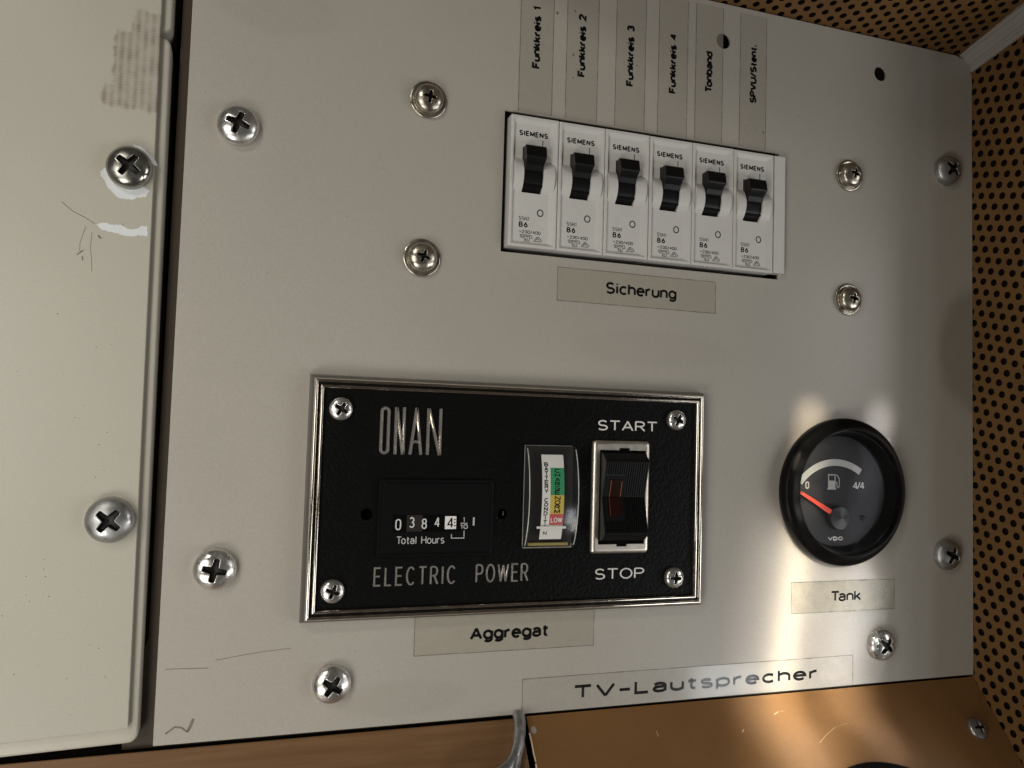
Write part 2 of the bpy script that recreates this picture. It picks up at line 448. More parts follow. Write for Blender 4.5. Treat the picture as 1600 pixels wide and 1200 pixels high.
def sheet(name, loops, z0, z1, mat, parent=None, bevel=0.0):
    """flat plate with real holes: first loop is the outline, the others are cut out"""
    cu = bpy.data.curves.new(name, 'CURVE'); cu.dimensions = '2D'; cu.fill_mode = 'BOTH'
    for lp in loops:
        sp = cu.splines.new('POLY'); sp.points.add(len(lp) - 1); sp.use_cyclic_u = True
        for i, p in enumerate(lp): sp.points[i].co = (p[0] * S, p[1] * S, 0, 1)
    cu.extrude = (z1 - z0) / 2 * S - bevel * S
    if bevel:
        cu.bevel_depth = bevel * S; cu.bevel_resolution = 2; cu.offset = -bevel * S
    t = bpy.data.objects.new('t', cu); col.objects.link(t)
    dg = bpy.context.evaluated_depsgraph_get(); dg.update()
    me = bpy.data.meshes.new_from_object(t.evaluated_get(dg))
    bpy.data.objects.remove(t)
    for v in me.vertices:
        x, y, z = v.co
        v.co = (x, -(z + (z0 + z1) / 2 * S), y)
    me.materials.clear(); me.materials.append(mat)
    me.name = name
    for p in me.polygons: p.use_smooth = False
    o = bpy.data.objects.new(name, me); col.objects.link(o)
    if parent: o.parent = parent
    return o

def tag(o, label, cat, group=None):
    o['label'] = label; o['category'] = cat
    if group: o['group'] = group
    return o

def empty(name, loc, label, cat, group=None):
    o = bpy.data.objects.new(name, None); col.objects.link(o)
    o.empty_display_size = 0.01
    o.location = V(*loc)
    return tag(o, label, cat, group)

def structure(o):
    o['kind'] = 'structure'
    return o

def keep(o, root):
    """child whose mesh is already in panel coordinates"""
    o.parent = root
    o.location = o.location - root.location
    return o

# ------------------------------------------------------------------ stroke lettering
def A(cx, cy, rx, ry, a0, a1, n=10):
    return [(cx + rx * math.cos(math.radians(a0 + (a1 - a0) * k / n)), cy + ry * math.sin(math.radians(a0 + (a1 - a0) * k / n))) for k in range(n + 1)]

def oval(x0, x1, y0, y1, n=24):
    return A((x0 + x1) / 2, (y0 + y1) / 2, (x1 - x0) / 2, (y1 - y0) / 2, 90, 450, n)

def stad(x0, x1, y0, y1):
    r = (x1 - x0) / 2; cx = (x0 + x1) / 2
    return A(cx, y1 - r, r, r, 0, 180, 10) + A(cx, y0 + r, r, r, 180, 360, 10) + [(x1, y1 - r)]

G = {
 ' ': (0.35, []),
 'A': (0.66, [[(0, 0), (0.33, 1)], [(0.33, 1), (0.66, 0)], [(0.12, 0.33), (0.54, 0.33)]]),
 'B': (0.56, [[(0, 0), (0, 1)], [(0, 1), (0.28, 1)] + A(0.28, 0.76, 0.22, 0.24, 90, -90) + [(0, 0.52)], [(0, 0.52), (0.3, 0.52)] + A(0.3, 0.26, 0.26, 0.26, 90, -90) + [(0, 0)]]),
 'C': (0.62, [A(0.34, 0.5, 0.34, 0.5, 45, 315, 20)]),
 'D': (0.6, [[(0, 0), (0, 1), (0.22, 1)] + A(0.22, 0.5, 0.38, 0.5, 90, -90, 16) + [(0, 0)]]),
 'E': (0.5, [[(0.5, 1), (0, 1), (0, 0), (0.5, 0)], [(0, 0.52), (0.44, 0.52)]]),
 'F': (0.5, [[(0.5, 1), (0, 1), (0, 0)], [(0, 0.5), (0.42, 0.5)]]),
 'G': (0.66, [A(0.34, 0.5, 0.34, 0.5, 50, 320, 20) + [(0.62, 0.2), (0.62, 0.46), (0.36, 0.46)]]),
 'H': (0.6, [[(0, 0), (0, 1)], [(0.6, 0), (0.6, 1)], [(0, 0.52), (0.6, 0.52)]]),
 'I': (0.06, [[(0.03, 0), (0.03, 1)]]),
 'L': (0.48, [[(0, 1), (0, 0), (0.48, 0)]]),
 'M': (0.74, [[(0, 0), (0, 1)], [(0, 1), (0.37, 0.12)], [(0.37, 0.12), (0.74, 1)], [(0.74, 1), (0.74, 0)]]),
 'N': (0.6, [[(0, 0), (0, 1)], [(0, 1), (0.6, 0)], [(0.6, 0), (0.6, 1)]]),
 'O': (0.7, [oval(0, 0.7, 0, 1)]),
 'P': (0.55, [[(0, 0), (0, 1)], [(0, 1), (0.3, 1)] + A(0.3, 0.74, 0.25, 0.26, 90, -90) + [(0, 0.48)]]),
 'R': (0.58, [[(0, 0), (0, 1)], [(0, 1), (0.3, 1)] + A(0.3, 0.74, 0.25, 0.26, 90, -90) + [(0, 0.48)], [(0.3, 0.48), (0.58, 0)]]),
 'S': (0.56, [A(0.28, 0.74, 0.25, 0.26, 30, 265, 12) + A(0.28, 0.25, 0.28, 0.25, 85, -150, 12)]),
 'T': (0.6, [[(0, 1), (0.6, 1)], [(0.3, 1), (0.3, 0)]]),
 'U': (0.6, [[(0, 1), (0, 0.3)] + A(0.3, 0.3, 0.3, 0.3, 180, 360, 12) + [(0.6, 1)]]),
 'V': (0.64, [[(0, 1), (0.32, 0)], [(0.32, 0), (0.64, 1)]]),
 'W': (0.9, [[(0, 1), (0.22, 0)], [(0.22, 0), (0.45, 0.95)], [(0.45, 0.95), (0.68, 0)], [(0.68, 0), (0.9, 1)]]),
 'Y': (0.62, [[(0, 1), (0.31, 0.45)], [(0.62, 1), (0.31, 0.45)], [(0.31, 0.45), (0.31, 0)]]),
 'a': (0.48, [A(0.24, 0.5, 0.22, 0.22, 160, 0, 8) + [(0.46, 0)], [(0.46, 0.42), (0.22, 0.40)] + A(0.21, 0.2, 0.2, 0.2, 95, 270, 8) + A(0.24, 0.2, 0.22, 0.2, 270, 360, 6)]),
 'b': (0.5, [[(0, 0), (0, 1)], oval(0, 0.5, 0, 0.72)]),
 'c': (0.46, [A(0.26, 0.36, 0.26, 0.36, 48, 312, 16)]),
 'd': (0.5, [[(0.5, 0), (0.5, 1)], oval(0, 0.5, 0, 0.72)]),
 'e': (0.5, [[(0.02, 0.38), (0.5, 0.38)] + A(0.25, 0.36, 0.25, 0.36, 5, 315, 18)]),
 'g': (0.5, [oval(0, 0.5, 0.02, 0.72), [(0.5, 0.72), (0.5, 0)] + A(0.26, -0.04, 0.24, 0.22, 0, -150, 9)]),
 'h': (0.46, [[(0, 0), (0, 1)], [(0, 0.45)] + A(0.23, 0.46, 0.23, 0.26, 180, 0, 10) + [(0.46, 0)]]),
 'i': (0.08, [[(0.04, 0), (0.04, 0.72)], [(0.04, 0.88), (0.04, 1.0)]]),
 'k': (0.46, [[(0, 0), (0, 1)], [(0, 0.25), (0.42, 0.72)], [(0.16, 0.42), (0.46, 0)]]),
 'l': (0.08, [[(0.04, 0), (0.04, 1)]]),
 'n': (0.46, [[(0, 0), (0, 0.72)], [(0, 0.45)] + A(0.23, 0.46, 0.23, 0.26, 180, 0, 10) + [(0.46, 0)]]),
 'o': (0.5, [oval(0, 0.5, 0, 0.72)]),
 'p': (0.5, [[(0, -0.28), (0, 0.72)], oval(0, 0.5, 0, 0.72)]),
 'r': (0.30, [[(0, 0), (0, 0.72)], [(0, 0.4)] + A(0.25, 0.42, 0.25, 0.28, 180, 80, 6)]),
 's': (0.42, [A(0.21, 0.54, 0.19, 0.18, 30, 262, 10) + A(0.21, 0.18, 0.21, 0.18, 82, -150, 10)]),
 't': (0.32, [[(0.13, 0.95), (0.13, 0.16)] + A(0.27, 0.16, 0.14, 0.15, 180, 280, 5), [(0, 0.7), (0.32, 0.7)]]),
 'u': (0.46, [[(0, 0.72), (0, 0.26)] + A(0.23, 0.26, 0.23, 0.26, 180, 360, 10) + [(0.46, 0.72)], [(0.46, 0), (0.46, 0.4)]]),
 '0': (0.5, [stad(0, 0.5, 0, 1)]),
 '1': (0.28, [[(0, 0.78), (0.2, 1), (0.2, 0)]]),
 '2': (0.5, [A(0.25, 0.74, 0.25, 0.26, 165, -30, 12) + [(0, 0), (0.5, 0)]]),
 '3': (0.5, [A(0.24, 0.76, 0.22, 0.24, 150, -90, 12), A(0.24, 0.26, 0.25, 0.26, 90, -150, 12)]),
 '4': (0.52, [[(0.38, 0), (0.38, 1)], [(0.38, 1), (0, 0.28), (0.52, 0.28)]]),
 '5': (0.5, [[(0.46, 1), (0.06, 1), (0.02, 0.52)] + A(0.23, 0.31, 0.26, 0.31, 120, -150, 12)]),
 '6': (0.5, [oval(0, 0.5, 0, 0.6), [(0.01, 0.32), (0.06, 0.62), (0.36, 1)]]),
 '8': (0.5, [oval(0.03, 0.47, 0.54, 1), oval(0, 0.5, 0, 0.54)]),
 '/': (0.36, [[(0, -0.05), (0.36, 1.05)]]),
 '.': (0.12, [[(0.06, -0.07), (0.06, 0.16)]]),
 '-': (0.4, [[(0, 0.4), (0.4, 0.4)]]),
 '~': (0.55, [A(0.14, 0.45, 0.14, 0.12, 180, 20, 6) + A(0.41, 0.49, 0.14, 0.12, 200, 360, 6)]),
}

def text_strokes(txt, gap=0.2):
    out = []; x = 0
    for k, ch in enumerate(txt):
        w, st = G[ch]
        if k and txt[k - 1] == 'T' and ch in 'aoeu': x -= 0.14
        for s_ in st: out.append([(x + px, py) for px, py in s_])
        x += w + gap
    return out, x - gap

def lettering(name, txt, x0, x1, y, h, w, z, mat, parent=None, gap=0.2, vertical=False, root=None, dome=False, shear=0.0):
    """text from x0 to x1 with baseline y and cap height h; vertical: reads upward from y0=x0 to y1=x1 with baseline x=y"""
    st, tw = text_strokes(txt, gap)
    L = (x1 - x0) - w
    mb = MB(); mb.flat_sheet = True
    hh = h - w
    for i, s_ in enumerate(st):
        pts = []
        for px, py in s_:
            u = x0 + w / 2 + px / tw * L + shear * py * hh; v = w / 2 + py * hh
            pts.append((y - v, u) if vertical else (u, y + v))
        if dome:
            mb.raised(pts, w, z - 0.1, z + 0.28 + 0.004 * (i % 5), w * 0.24)
        else:
            mb.ribbon(pts, w, z + 0.003 * (i % 7), cap=w * 0.5 if len(pts) == 2 and False else 0.0)
    o = mb.build(name, mat, smooth=50 if dome else None)
    if root: keep(o, root)
    elif parent: o.parent = parent
    return o

# ------------------------------------------------------------------ main panel
PX0, PX1, PY0, PY1 = -104.3, 211.9, -112.3, 152.6
outline = [(PX0, PY0), (PX1, PY0), (PX1, 145.2), (PX1 - 1.0, 146.6), (PX1 - 0.9, 148.6), (PX1 - 2.2, 150.4), (PX1 - 4.2, 151.6),
           (PX1 - 6.5, 151.9), (PX1 - 8.5, PY1), (PX0, PY1)]
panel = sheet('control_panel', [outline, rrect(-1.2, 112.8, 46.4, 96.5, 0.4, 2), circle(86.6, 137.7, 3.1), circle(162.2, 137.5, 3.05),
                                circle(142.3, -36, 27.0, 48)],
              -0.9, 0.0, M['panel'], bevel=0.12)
tag(panel, 'grey painted metal panel carrying the breakers, fuel gauge and black generator control', 'panel')

def mark(name, pts, w, z, mat, parent):
    mb = MB(); mb.flat_sheet = True; mb.ribbon(pts, w, z)
    return mb.build(name, mat, parent)

mark('scuff', [(-101, -109), (-98.5, -107.2), (-96.5, -107.6), (-95, -109.0)], 0.55, 0.03, M['scuff'], panel)
mark('scuff', [(-95, -109.0), (-94.2, -107.4), (-93.4, -105.2)], 0.9, 0.035, M['scuff'], panel)
mark('scuff', [(-88, -88.2), (-81, -87.2), (-74, -86.4), (-66, -85.8)], 0.18, 0.03, M['scuff'], panel)
mark('scuff', [(-102, -90), (-96, -90.2), (-90, -90.4)], 0.2, 0.03, M['scuff'], panel)
rnd = random.Random(3)
sp = MB(); sp.flat_sheet = True
for k in range(90):
    x = rnd.uniform(-100, 205); y = rnd.uniform(-108, 145)
    if -64 < x < 79 and -78 < y < 0: continue
    if -3 < x < 115 and 44 < y < 98: continue
    r = rnd.uniform(0.07, 0.2)
    sp.face([(x + r * math.cos(a) * rnd.uniform(.6, 1.2), y + r * math.sin(a) * rnd.uniform(.6, 1.2), 0.03) for a in (0, 1, 2.1, 3.1, 4.2, 5.2)])
for x, y, r in ((17.4, 135.2, 0.5), (24.3, 137.2, 0.35), (24.0, 120.9, 0.45), (24.2, 112.4, 0.35), (49.6, 121.3, 0.25), (105.2, 104.0, 0.4), (101.9, 104.6, 0.2)):
    sp.face([(x + r * math.cos(a), y + r * math.sin(a) * 1.3, 0.14) for a in (0, 1, 2.1, 3.1, 4.2, 5.2)])
so = sp.build('dirt_specks', M['scuff'], panel); so['kind'] = 'stuff'

# ------------------------------------------------------------------ clear label strips
def label_tape(x0, x1, y0, y1, label, cat='label', group=None, mat='tape', edges=('l', 'r', 't', 'b'), z=0.06):
    root = empty('label_tape', ((x0 + x1) / 2, (y0 + y1) / 2, 0), label, cat, group)
    mb = MB(); mb.flat_sheet = True; mb.face([(x0, y0, z), (x1, y0, z), (x1, y1, z), (x0, y1, z)])
    keep(mb.build('film', M[mat]), root)
    e = MB(); e.flat_sheet = True
    w = 0.28
    def wob(a, b, fixed, horiz):
        n = 14; pts = []
        for k in range(n + 1):
            t = a + (b - a) * k / n; d = rnd.uniform(-0.05, 0.05)
            pts.append((t, fixed + d) if horiz else (fixed + d, t))
        return pts
    if 'l' in edges: e.ribbon(wob(y0, y1, x0, False), w, z + 0.01)
    if 'r' in edges: e.ribbon(wob(y0, y1, x1, False), w, z + 0.012)
    if 't' in edges: e.ribbon(wob(x0, x1, y1, True), w, z + 0.014)
    if 'b' in edges: e.ribbon(wob(x0, x1, y0, True), w, z + 0.016)
    keep(e.build('dirty_edge', M['tape_edge']), root)
    return root

GT = 'clear label tapes above the breakers'
tapes = [
 (3.6, 16.2, 'Funkkreis 1', 11.35, 113.4, 136.4, 'clear label tape reading Funkkreis 1 above the first breaker from the left'),
 (21.4, 33.8, 'Funkkreis 2', 28.9, 113.3, 136.7, 'clear label tape reading Funkkreis 2 above the second breaker, with dirt specks'),
 (41.0, 53.1, 'Funkkreis 3', 48.4, 113.0, 136.3, 'clear label tape reading Funkkreis 3 above the third breaker'),
 (58.6, 71.0, 'Funkkreis 4', 66.2, 113.2, 136.5, 'clear label tape reading Funkkreis 4 above the fourth breaker'),
 (74.5, 86.4, 'Tonband', 81.9, 116.0, 132.4, 'clear label tape reading Tonband beside the round hole in the panel'),
 (94.2, 106.2, 'SPVU/Stent.', 101.8, 115.0, 138.9, 'clear label tape reading SPVU/Stent. above the last breaker on the right'),
]
for x0, x1, txt, bx, ya, yb, lab in tapes:
    r = label_tape(x0, x1, 97.2, 150.5, lab, 'label', GT, mat='tape_thin', edges=('l', 'r'))
    lettering('lettering', txt, ya, yb, bx, 3.1 if txt[0] != 'T' else 3.2, 0.82, 0.085, M['ink'], gap=0.2, vertical=True, root=r)

r = label_tape(20.2, 84.8, 30.9, 42.9, 'clear label tape reading Sicherung below the row of breakers')
lettering('lettering', 'Sicherung', 39.0, 68.0, 34.8, 4.4, 0.82, 0.085, M['ink'], gap=0.2, root=r)
r = label_tape(-26.8, 37.5, -90.6, -76.9, 'clear label tape reading Aggregat under the black generator control panel', edges=('l', 'r', 'b'))
lettering('lettering', 'Aggregat', -7.9, 20.5, -86.6, 4.4, 0.92, 0.085, M['ink'], gap=0.2, root=r)
r = label_tape(120.4, 170.2, -83.3, -71.3, 'clear label tape reading Tank below the round fuel gauge')
lettering('lettering', 'Tank', 138.9, 153.7, -79.4, 4.2, 0.80, 0.085, M['ink'], gap=0.17, root=r)
r = label_tape(11.4, 149.8, -112.1, -100.6, 'clear label tape reading TV-Lautsprecher along the bottom edge of the panel', mat='tape_tv', edges=('l', 'r', 't'))
lettering('lettering', 'TV-Lautsprecher', 30.3, 133.2, -108.9, 4.9, 1.05, 0.022, M['ink'], gap=0.22, root=r)

# ------------------------------------------------------------------ screws
def screw_mesh(R_, H, rim, L, hw, depth, n=96, rings=44):
    """domed head with a pressed cross recess"""
    rows = []
    def inside(x, y):
        ax_, ay_ = abs(x), abs(y)
        if ax_ < ay_: ax_, ay_ = ay_, ax_
        w = hw * (1.18 - 0.42 * ax_ / L)
        d = max(ay_ - w, ax_ - L)
        q = math.hypot(max(ax_ - hw * 1.5, 0), 0)
        # rounded inner corners
        d2 = math.hypot(x, y) - hw * 1.6
        return min(d, d2)
    rows.append([(R_ * math.cos(2 * PI * k / n), R_ * math.sin(2 * PI * k / n), 0) for k in range(n)])
    for i in range(rings + 1):
        t = 1 - i / rings
        rr = R_ * (0.995 * t ** 0.85 if t > 0 else 0)
        row = []
        for k in range(n):
            a = 2 * PI * k / n
            x, y = rr * math.cos(a), rr * math.sin(a)
            z = rim + (H - rim) * math.sqrt(max(0, 1 - (rr / R_) ** 2))
            d = inside(x, y)
            u = min(1, max(0, (0.12 - d) / 0.5))
            u = u * u * (3 - 2 * u)
            z -= depth * u * (1 - 0.35 * min(1, math.hypot(x, y) / L))
            row.append((x, y, z))
        rows.append(row)
    mb = MB(); mb.quad_grid(rows, closed_u=True)
    # recess faces take the dark material: shade painted in
    for fi, f in enumerate(mb.f):
        cx = sum(mb.v[i][0] for i in f) / 4; cy = sum(mb.v[i][1] for i in f) / 4
        if inside(cx, cy) < -0.02: mb.mi[fi] = 1
    return mb

big = screw_mesh(6.4, 4.6, 1.3, 3.5, 0.95, 2.4, n=112, rings=56)
small = screw_mesh(5.0, 4.1, 1.5, 2.15, 0.52, 1.9, n=80, rings=36)
tiny = screw_mesh(3.7, 2.5, 0.8, 2.2, 0.58, 1.6, n=72, rings=32)
GS = 'large cross-head screws holding the grey panel'
screws = [
 (-89.1, 77.5, 0, 18, 1.0, 'zinc', 'large worn zinc screw near the top left corner of the grey panel', GS),
 (-89.5, -60.5, 0, 12, 1.0, 'zinc', 'shiny zinc screw left of the black control panel near the panel edge', GS),
 (-53.0, -97.5, 0, 35, 0.95, 'zinc', 'shiny zinc screw below the left end of the black control panel', GS),
 (197.0, 100.6, 0, 40, 1.0, 'dull_zinc', 'dull grey screw near the right panel edge, upper one of two', GS),
 (196.7, -62.0, 0, 25, 1.0, 'dull_zinc', 'dull grey screw near the right panel edge level with the fuel gauge', GS),
 (162.9, -96.9, 0, 38, 1.0, 'zinc', 'bright zinc screw below the Tank label, standing slightly proud', GS),
]
protos = {}
def place_screw(x, y, z, deg, s_, mat, label, group, name='screw', tilt=None):
    key = (id(big), mat)
    if key not in protos:
        o = big.build(name, [M[mat], M['shade_dark']], smooth=60)
        protos[key] = o
    else:
        o = protos[key].copy(); col.objects.link(o)
    o.location = V(x, y, z); o.rotation_euler = (0, math.radians(deg), 0); o.scale = (s_, s_, s_)
    return tag(o, label, 'screw', group)
for x, y, z, d, s_, mt_, lab, g in screws: place_screw(x, y, z, d, s_, mt_, lab, g)

GF = 'small flanged screws around the breakers'
fl = [(-28.7, 95.6, 8, 'small flanged screw upper left of the breakers'), (-29.0, 41.3, 20, 'small flanged screw lower left of the breakers'),
      (146.4, 92.0, 15, 'small flanged screw right of the breakers, upper one'), (146.1, 41.1, 10, 'small flanged screw right of the breakers, lower one')]
proto = None
for x, y, d, lab in fl:
    if proto is None:
        root = empty('flanged_screw', (x, y, 0), lab, 'screw', GF)
        w = MB(); w.lathe([(4.4, 0.0), (6.0, 0.0), (6.35, 0.25), (6.4, 0.7), (6.1, 1.0), (5.5, 0.95), (4.9, 0.75), (4.4, 0.75)], n=72)
        w.build('flange', M['brass'], root, smooth=50)
        small.build('head', [M['brass'], M['shade_dark']], root, smooth=60, loc=(0, 0, 0.3))
        proto = root
    else:
        root = proto.copy(); col.objects.link(root); tag(root, lab, 'screw', GF)
        for ch in list(proto.children):
            c = ch.copy(); col.objects.link(c); c.parent = root
    root.location = V(x, y, 0); root.rotation_euler = (0, math.radians(d), 0)

# ------------------------------------------------------------------ circuit breakers
cav = MB()
for args in ((-4, 116, 43, 100, -45, -44), (-4, -3, 43, 100, -44, -2.1), (115, 116, 43, 100, -44, -2.1), (-3, 115, 43, 44, -44, -2.1), (-3, 115, 99, 100, -44, -2.1)):
    cav.box(*args)
co = cav.build('breaker_recess', M['void']); tag(co, 'dark cut-out box behind the row of white breakers', 'recess')

ZF = 2.76; BW = 17.75; BH = 46.5; BY1 = 94.6; BX = 0.52
def breaker(label):
    root = empty('circuit_breaker', (0, 0, 0), label, 'breaker', 'white circuit breakers in a row')
    zr = 1.7
    # body: outer shell with raised rim and sunk face (local: x 0..BW, y 0..-BH)
    mb = MB()
    def loop(l, r_, b, t, z): return [(l, -BH + b, z), (BW - r_, -BH + b, z), (BW - r_, -t, z), (l, -t, z)]
    loops = [loop(0, 0, 0, 0, -30), loop(0, 0, 0, 0, ZF - 0.35), loop(0.12, 0.12, 0.15, 0.15, ZF - 0.05), loop(0.4, 0.35, 0.5, 0.5, ZF),
             loop(0.95, 0.85, 1.0, 1.2, ZF), loop(1.15, 1.3, 1.2, 1.5, ZF - 0.25), loop(1.7, 3.0, 1.8, 2.6, zr)]
    mb.quad_grid(loops, closed_u=True)
    # sunk face with an opening for the toggle
    ox0, ox1, oy0, oy1 = 4.7, 12.0, -27.0, -10.8
    a = loops[-1]; hole = [(ox0, oy0, zr), (ox1, oy0, zr), (ox1, oy1, zr), (ox0, oy1, zr)]
    mb.quad_grid([a, hole], closed_u=True)
    mb.quad_grid([hole, [(p[0], p[1], -8) for p in hole]], closed_u=True)
    body = mb.build('housing', M['breaker'], root, bevel=0.12)
    # cheeks
    def arc_yz(yc, zc, r_, a0, a1, n=18):
        return [(yc + r_ * math.cos(math.radians(a0 + (a1 - a0) * k / n)), zc + r_ * math.sin(math.radians(a0 + (a1 - a0) * k / n))) for k in range(n + 1)]
    prof = arc_yz(-20.9, -3.6, 7.7, 150, 28)
    prof = [p for p in prof if p[1] > zr - 0.4]
    prof = [(prof[0][0] , zr - 0.5)] + prof + [(prof[-1][0], zr - 0.5)]
    for x0, x1 in ((1.3, 4.72), (11.98, 16.3)):
        c = MB()
        sh = 0.0 if x0 < 5 else 1.1
        c.quad_grid([[(x0, y, z) for y, z in prof], [(x1 - sh * 0.0, y, z) for y, z in prof]])
        c.face([(x0, y, z) for y, z in prof]); c.face([(x1, y, z) for y, z in prof][::-1])
        c.build('cheek', M['breaker'], root, smooth=40)
    # black rotor
    dp = arc_yz(-20.6, -3.8, 7.2, 165, 12, 22)
    d = MB()
    d.quad_grid([[(ox0 + 0.05, y, z) for y, z in dp], [(ox1 - 0.05, y, z) for y, z in dp]])
    d.face([(ox0 + 0.05, y, z) for y, z in dp]); d.face([(ox1 - 0.05, y, z) for y, z in dp][::-1])
    for yy in (-24.6,):
        k = [p for p in dp if abs(p[0] - yy) < 0.9]
        zz = max(p[1] for p in k)
        d.box(ox0 + 0.05, ox1 - 0.05, yy - 0.28, yy + 0.28, zz - 0.8, zz + 0.28)
    rot = d.build('rotor', M['black'], root, smooth=35)
    # toggle lever
    lv = MB()
    def sec(y, z, a_, b_): return (a_, y, z), (b_, y, z)
    lp = [(-11.3, 1.0, 4.9, 12.0), (-11.0, 4.4, 4.7, 12.2), (-11.2, 5.4, 4.6, 12.3), (-11.6, 5.8, 4.5, 12.3), (-15.3, 6.9, 4.4, 12.1), (-15.9, 6.6, 4.5, 12.0),
          (-16.6, 6.0, 4.7, 11.9), (-17.9, 4.8, 4.8, 11.8), (-19.8, 3.9, 4.8, 11.8), (-20.0, 1.0, 4.8, 11.8)]
    rowA = [(a_, y, z) for y, z, a_, b_ in lp]; rowB = [(b_, y, z) for y, z, a_, b_ in lp]
    lv.quad_grid([rowA, rowB], closed_u=True)
    lv.face(rowA); lv.face(rowB[::-1])
    lv.build('toggle', M['black'], root, bevel=0.3)
    # print
    zp = zr + 0.03
    def prn(name, txt, x0, x1, y, h, w, mat='ink', gap=0.2):
        return lettering(name, txt, x0, x1, y, h, w, zp, M[mat], root, gap=gap)
    prn('lettering', 'SIEMENS', 3.2, 14.0, -6.9, 1.95, 0.44, gap=0.34)
    mk = MB(); mk.flat_sheet = True
    mk.ribbon([(12.1, -7.7), (12.1, -10.4)], 0.28, zp)
    mk.build('on_mark', M['ink'], root)
    mk = MB(); mk.flat_sheet = True
    mk.ribbon(oval(10.8, 12.9, -34.9, -32.6), 0.38, zp)
    mk.build('off_mark', M['ink'], root)
    prn('lettering', '5SN1', 3.9, 7.8, -37.0, 1.45, 0.22, 'grey_ink', 0.25)
    prn('lettering', 'B6', 4.0, 7.3, -39.4, 2.0, 0.42, gap=0.4)
    prn('lettering', '~230/400', 4.1, 12.2, -41.5, 1.15, 0.20, 'ink', 0.2)
    ic = MB(); ic.flat_sheet = True
    def sh(p): return [(a + 1.3, b + 0.55) for a, b in p]
    ic.ribbon(sh([(3.3, -42.6), (7.6, -42.6), (7.8, -43.5), (6.8, -43.6), (6.6, -44.8), (5.0, -44.7), (5.0, -43.7), (3.6, -43.5), (3.3, -42.6)]), 0.18, zp)
    for x in (4.0, 4.55, 5.1, 5.65, 6.2, 6.75): ic.ribbon(sh([(x, -42.8), (x, -43.35)]), 0.26, zp + 0.004)
    ic.ribbon(sh([(5.4, -43.7), (5.4, -44.5)]), 0.22, zp + 0.004); ic.ribbon(sh([(6.0, -43.7), (6.0, -44.5)]), 0.22, zp + 0.004)
    ic.build('approval_mark', M['ink'], root)
    ic = MB(); ic.flat_sheet = True
    ic.ribbon(sh([(8.3, -44.5), (9.6, -42.9), (10.2, -42.9), (11.4, -44.0), (11.0, -44.5), (8.3, -44.5)]), 0.2, zp)
    ic.ribbon(sh([(9.1, -44.2), (9.8, -43.3), (10.6, -44.1)]), 0.24, zp + 0.004)
    ic.build('approval_mark', M['ink'], root)
    return root

names = ['Funkkreis 1', 'Funkkreis 2', 'Funkkreis 3', 'Funkkreis 4', 'Tonband', 'SPVU/Stent.']
where = ['first from the left', 'second from the left', 'third from the left', 'fourth from the left', 'second from the right', 'last on the right']
pb = None
for i in range(6):
    lab = 'white circuit breaker with black toggle under the %s label, %s' % (names[i], where[i])
    if pb is None:
        b_ = breaker(lab); pb = b_
    else:
        b_ = pb.copy(); col.objects.link(b_); tag(b_, lab, 'breaker', 'white circuit breakers in a row')
        for ch in list(pb.children):
            c = ch.copy(); col.objects.link(c); c.parent = b_
            if ch.name.startswith('toggle'): c.location = V(0, (0, -0.25, 0.15, -0.1, 0.2, -0.3)[i], (0, 0.1, -0.1, 0.12, 0, 0.1)[i])
    b_.location = V(BX + 18.0 * i, BY1 + (0.06, -0.04, 0.05, -0.08, 0.0, -0.1)[i], (0, 0.05, -0.05, 0.08, 0, 0.05)[i])
fb = MB(); fb.box(109.0, 113.9, 48.4, 94.6, -1.9, 2.5)
o = fb.build('blank_cover', M['breaker'], bevel=0.25)
tag(o, 'narrow plain white cover strip closing the right end of the breaker row', 'cover')

# ------------------------------------------------------------------ generator control unit
OX0, OX1, OY0, OY1 = -62.55, 77.7, -76.7, -0.8
unit = empty('generator_control', ((OX0 + OX1) / 2, (OY0 + OY1) / 2, 0), 'black generator control panel with chrome frame, hour meter and start stop switch', 'control panel')
def sweep_frame(x0, x1, y0, y1, prof, mats_of=None):
    mb = MB()
    for i in range(len(prof) - 1):
        (d0, z0), (d1, z1) = prof[i], prof[i + 1]
        def lp(d, z):
            return [(x0 + d, y0 + d, z), (x1 - d, y0 + d, z), (x1 - d, y1 - d, z), (x0 + d, y1 - d, z)]
        mb.quad_grid([lp(d0, z0), lp(d1, z1)], closed_u=True, mi=mats_of[i] if mats_of else 0)
    return mb
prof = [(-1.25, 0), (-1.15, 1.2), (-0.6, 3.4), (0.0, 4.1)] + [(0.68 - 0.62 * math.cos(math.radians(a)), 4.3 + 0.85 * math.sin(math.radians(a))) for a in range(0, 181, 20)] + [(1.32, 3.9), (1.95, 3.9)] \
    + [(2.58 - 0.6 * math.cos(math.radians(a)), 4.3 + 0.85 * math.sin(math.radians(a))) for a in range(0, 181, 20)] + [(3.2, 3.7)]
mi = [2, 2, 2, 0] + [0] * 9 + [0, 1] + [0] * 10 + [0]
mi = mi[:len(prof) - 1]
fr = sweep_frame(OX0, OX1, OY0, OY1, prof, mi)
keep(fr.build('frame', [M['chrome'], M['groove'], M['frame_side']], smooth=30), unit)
face = sheet('face_plate', [[(OX0 + 2.9, OY0 + 2.9), (OX1 - 2.9, OY0 + 2.9), (OX1 - 2.9, OY1 - 2.9), (OX0 + 2.9, OY1 - 2.9)],
                            circle(-44.5, -43.9, 1.9, 24), circle(1.2, -44.0, 1.75, 24)], 0.3, 3.8, M['leather'])
keep(face, unit)
bk = MB(); bk.box(OX0 + 3, OX1 - 3, OY0 + 3, OY1 - 3, 0.02, 0.28)
keep(bk.build('backing', M['void']), unit)
glint = MB(); glint.tube([(1.9, -43.2, 2.2), (1.9, -44.6, 2.2)], 0.18, n=6)
keep(glint.build('mounting_stud', M['dull_zinc']), unit)

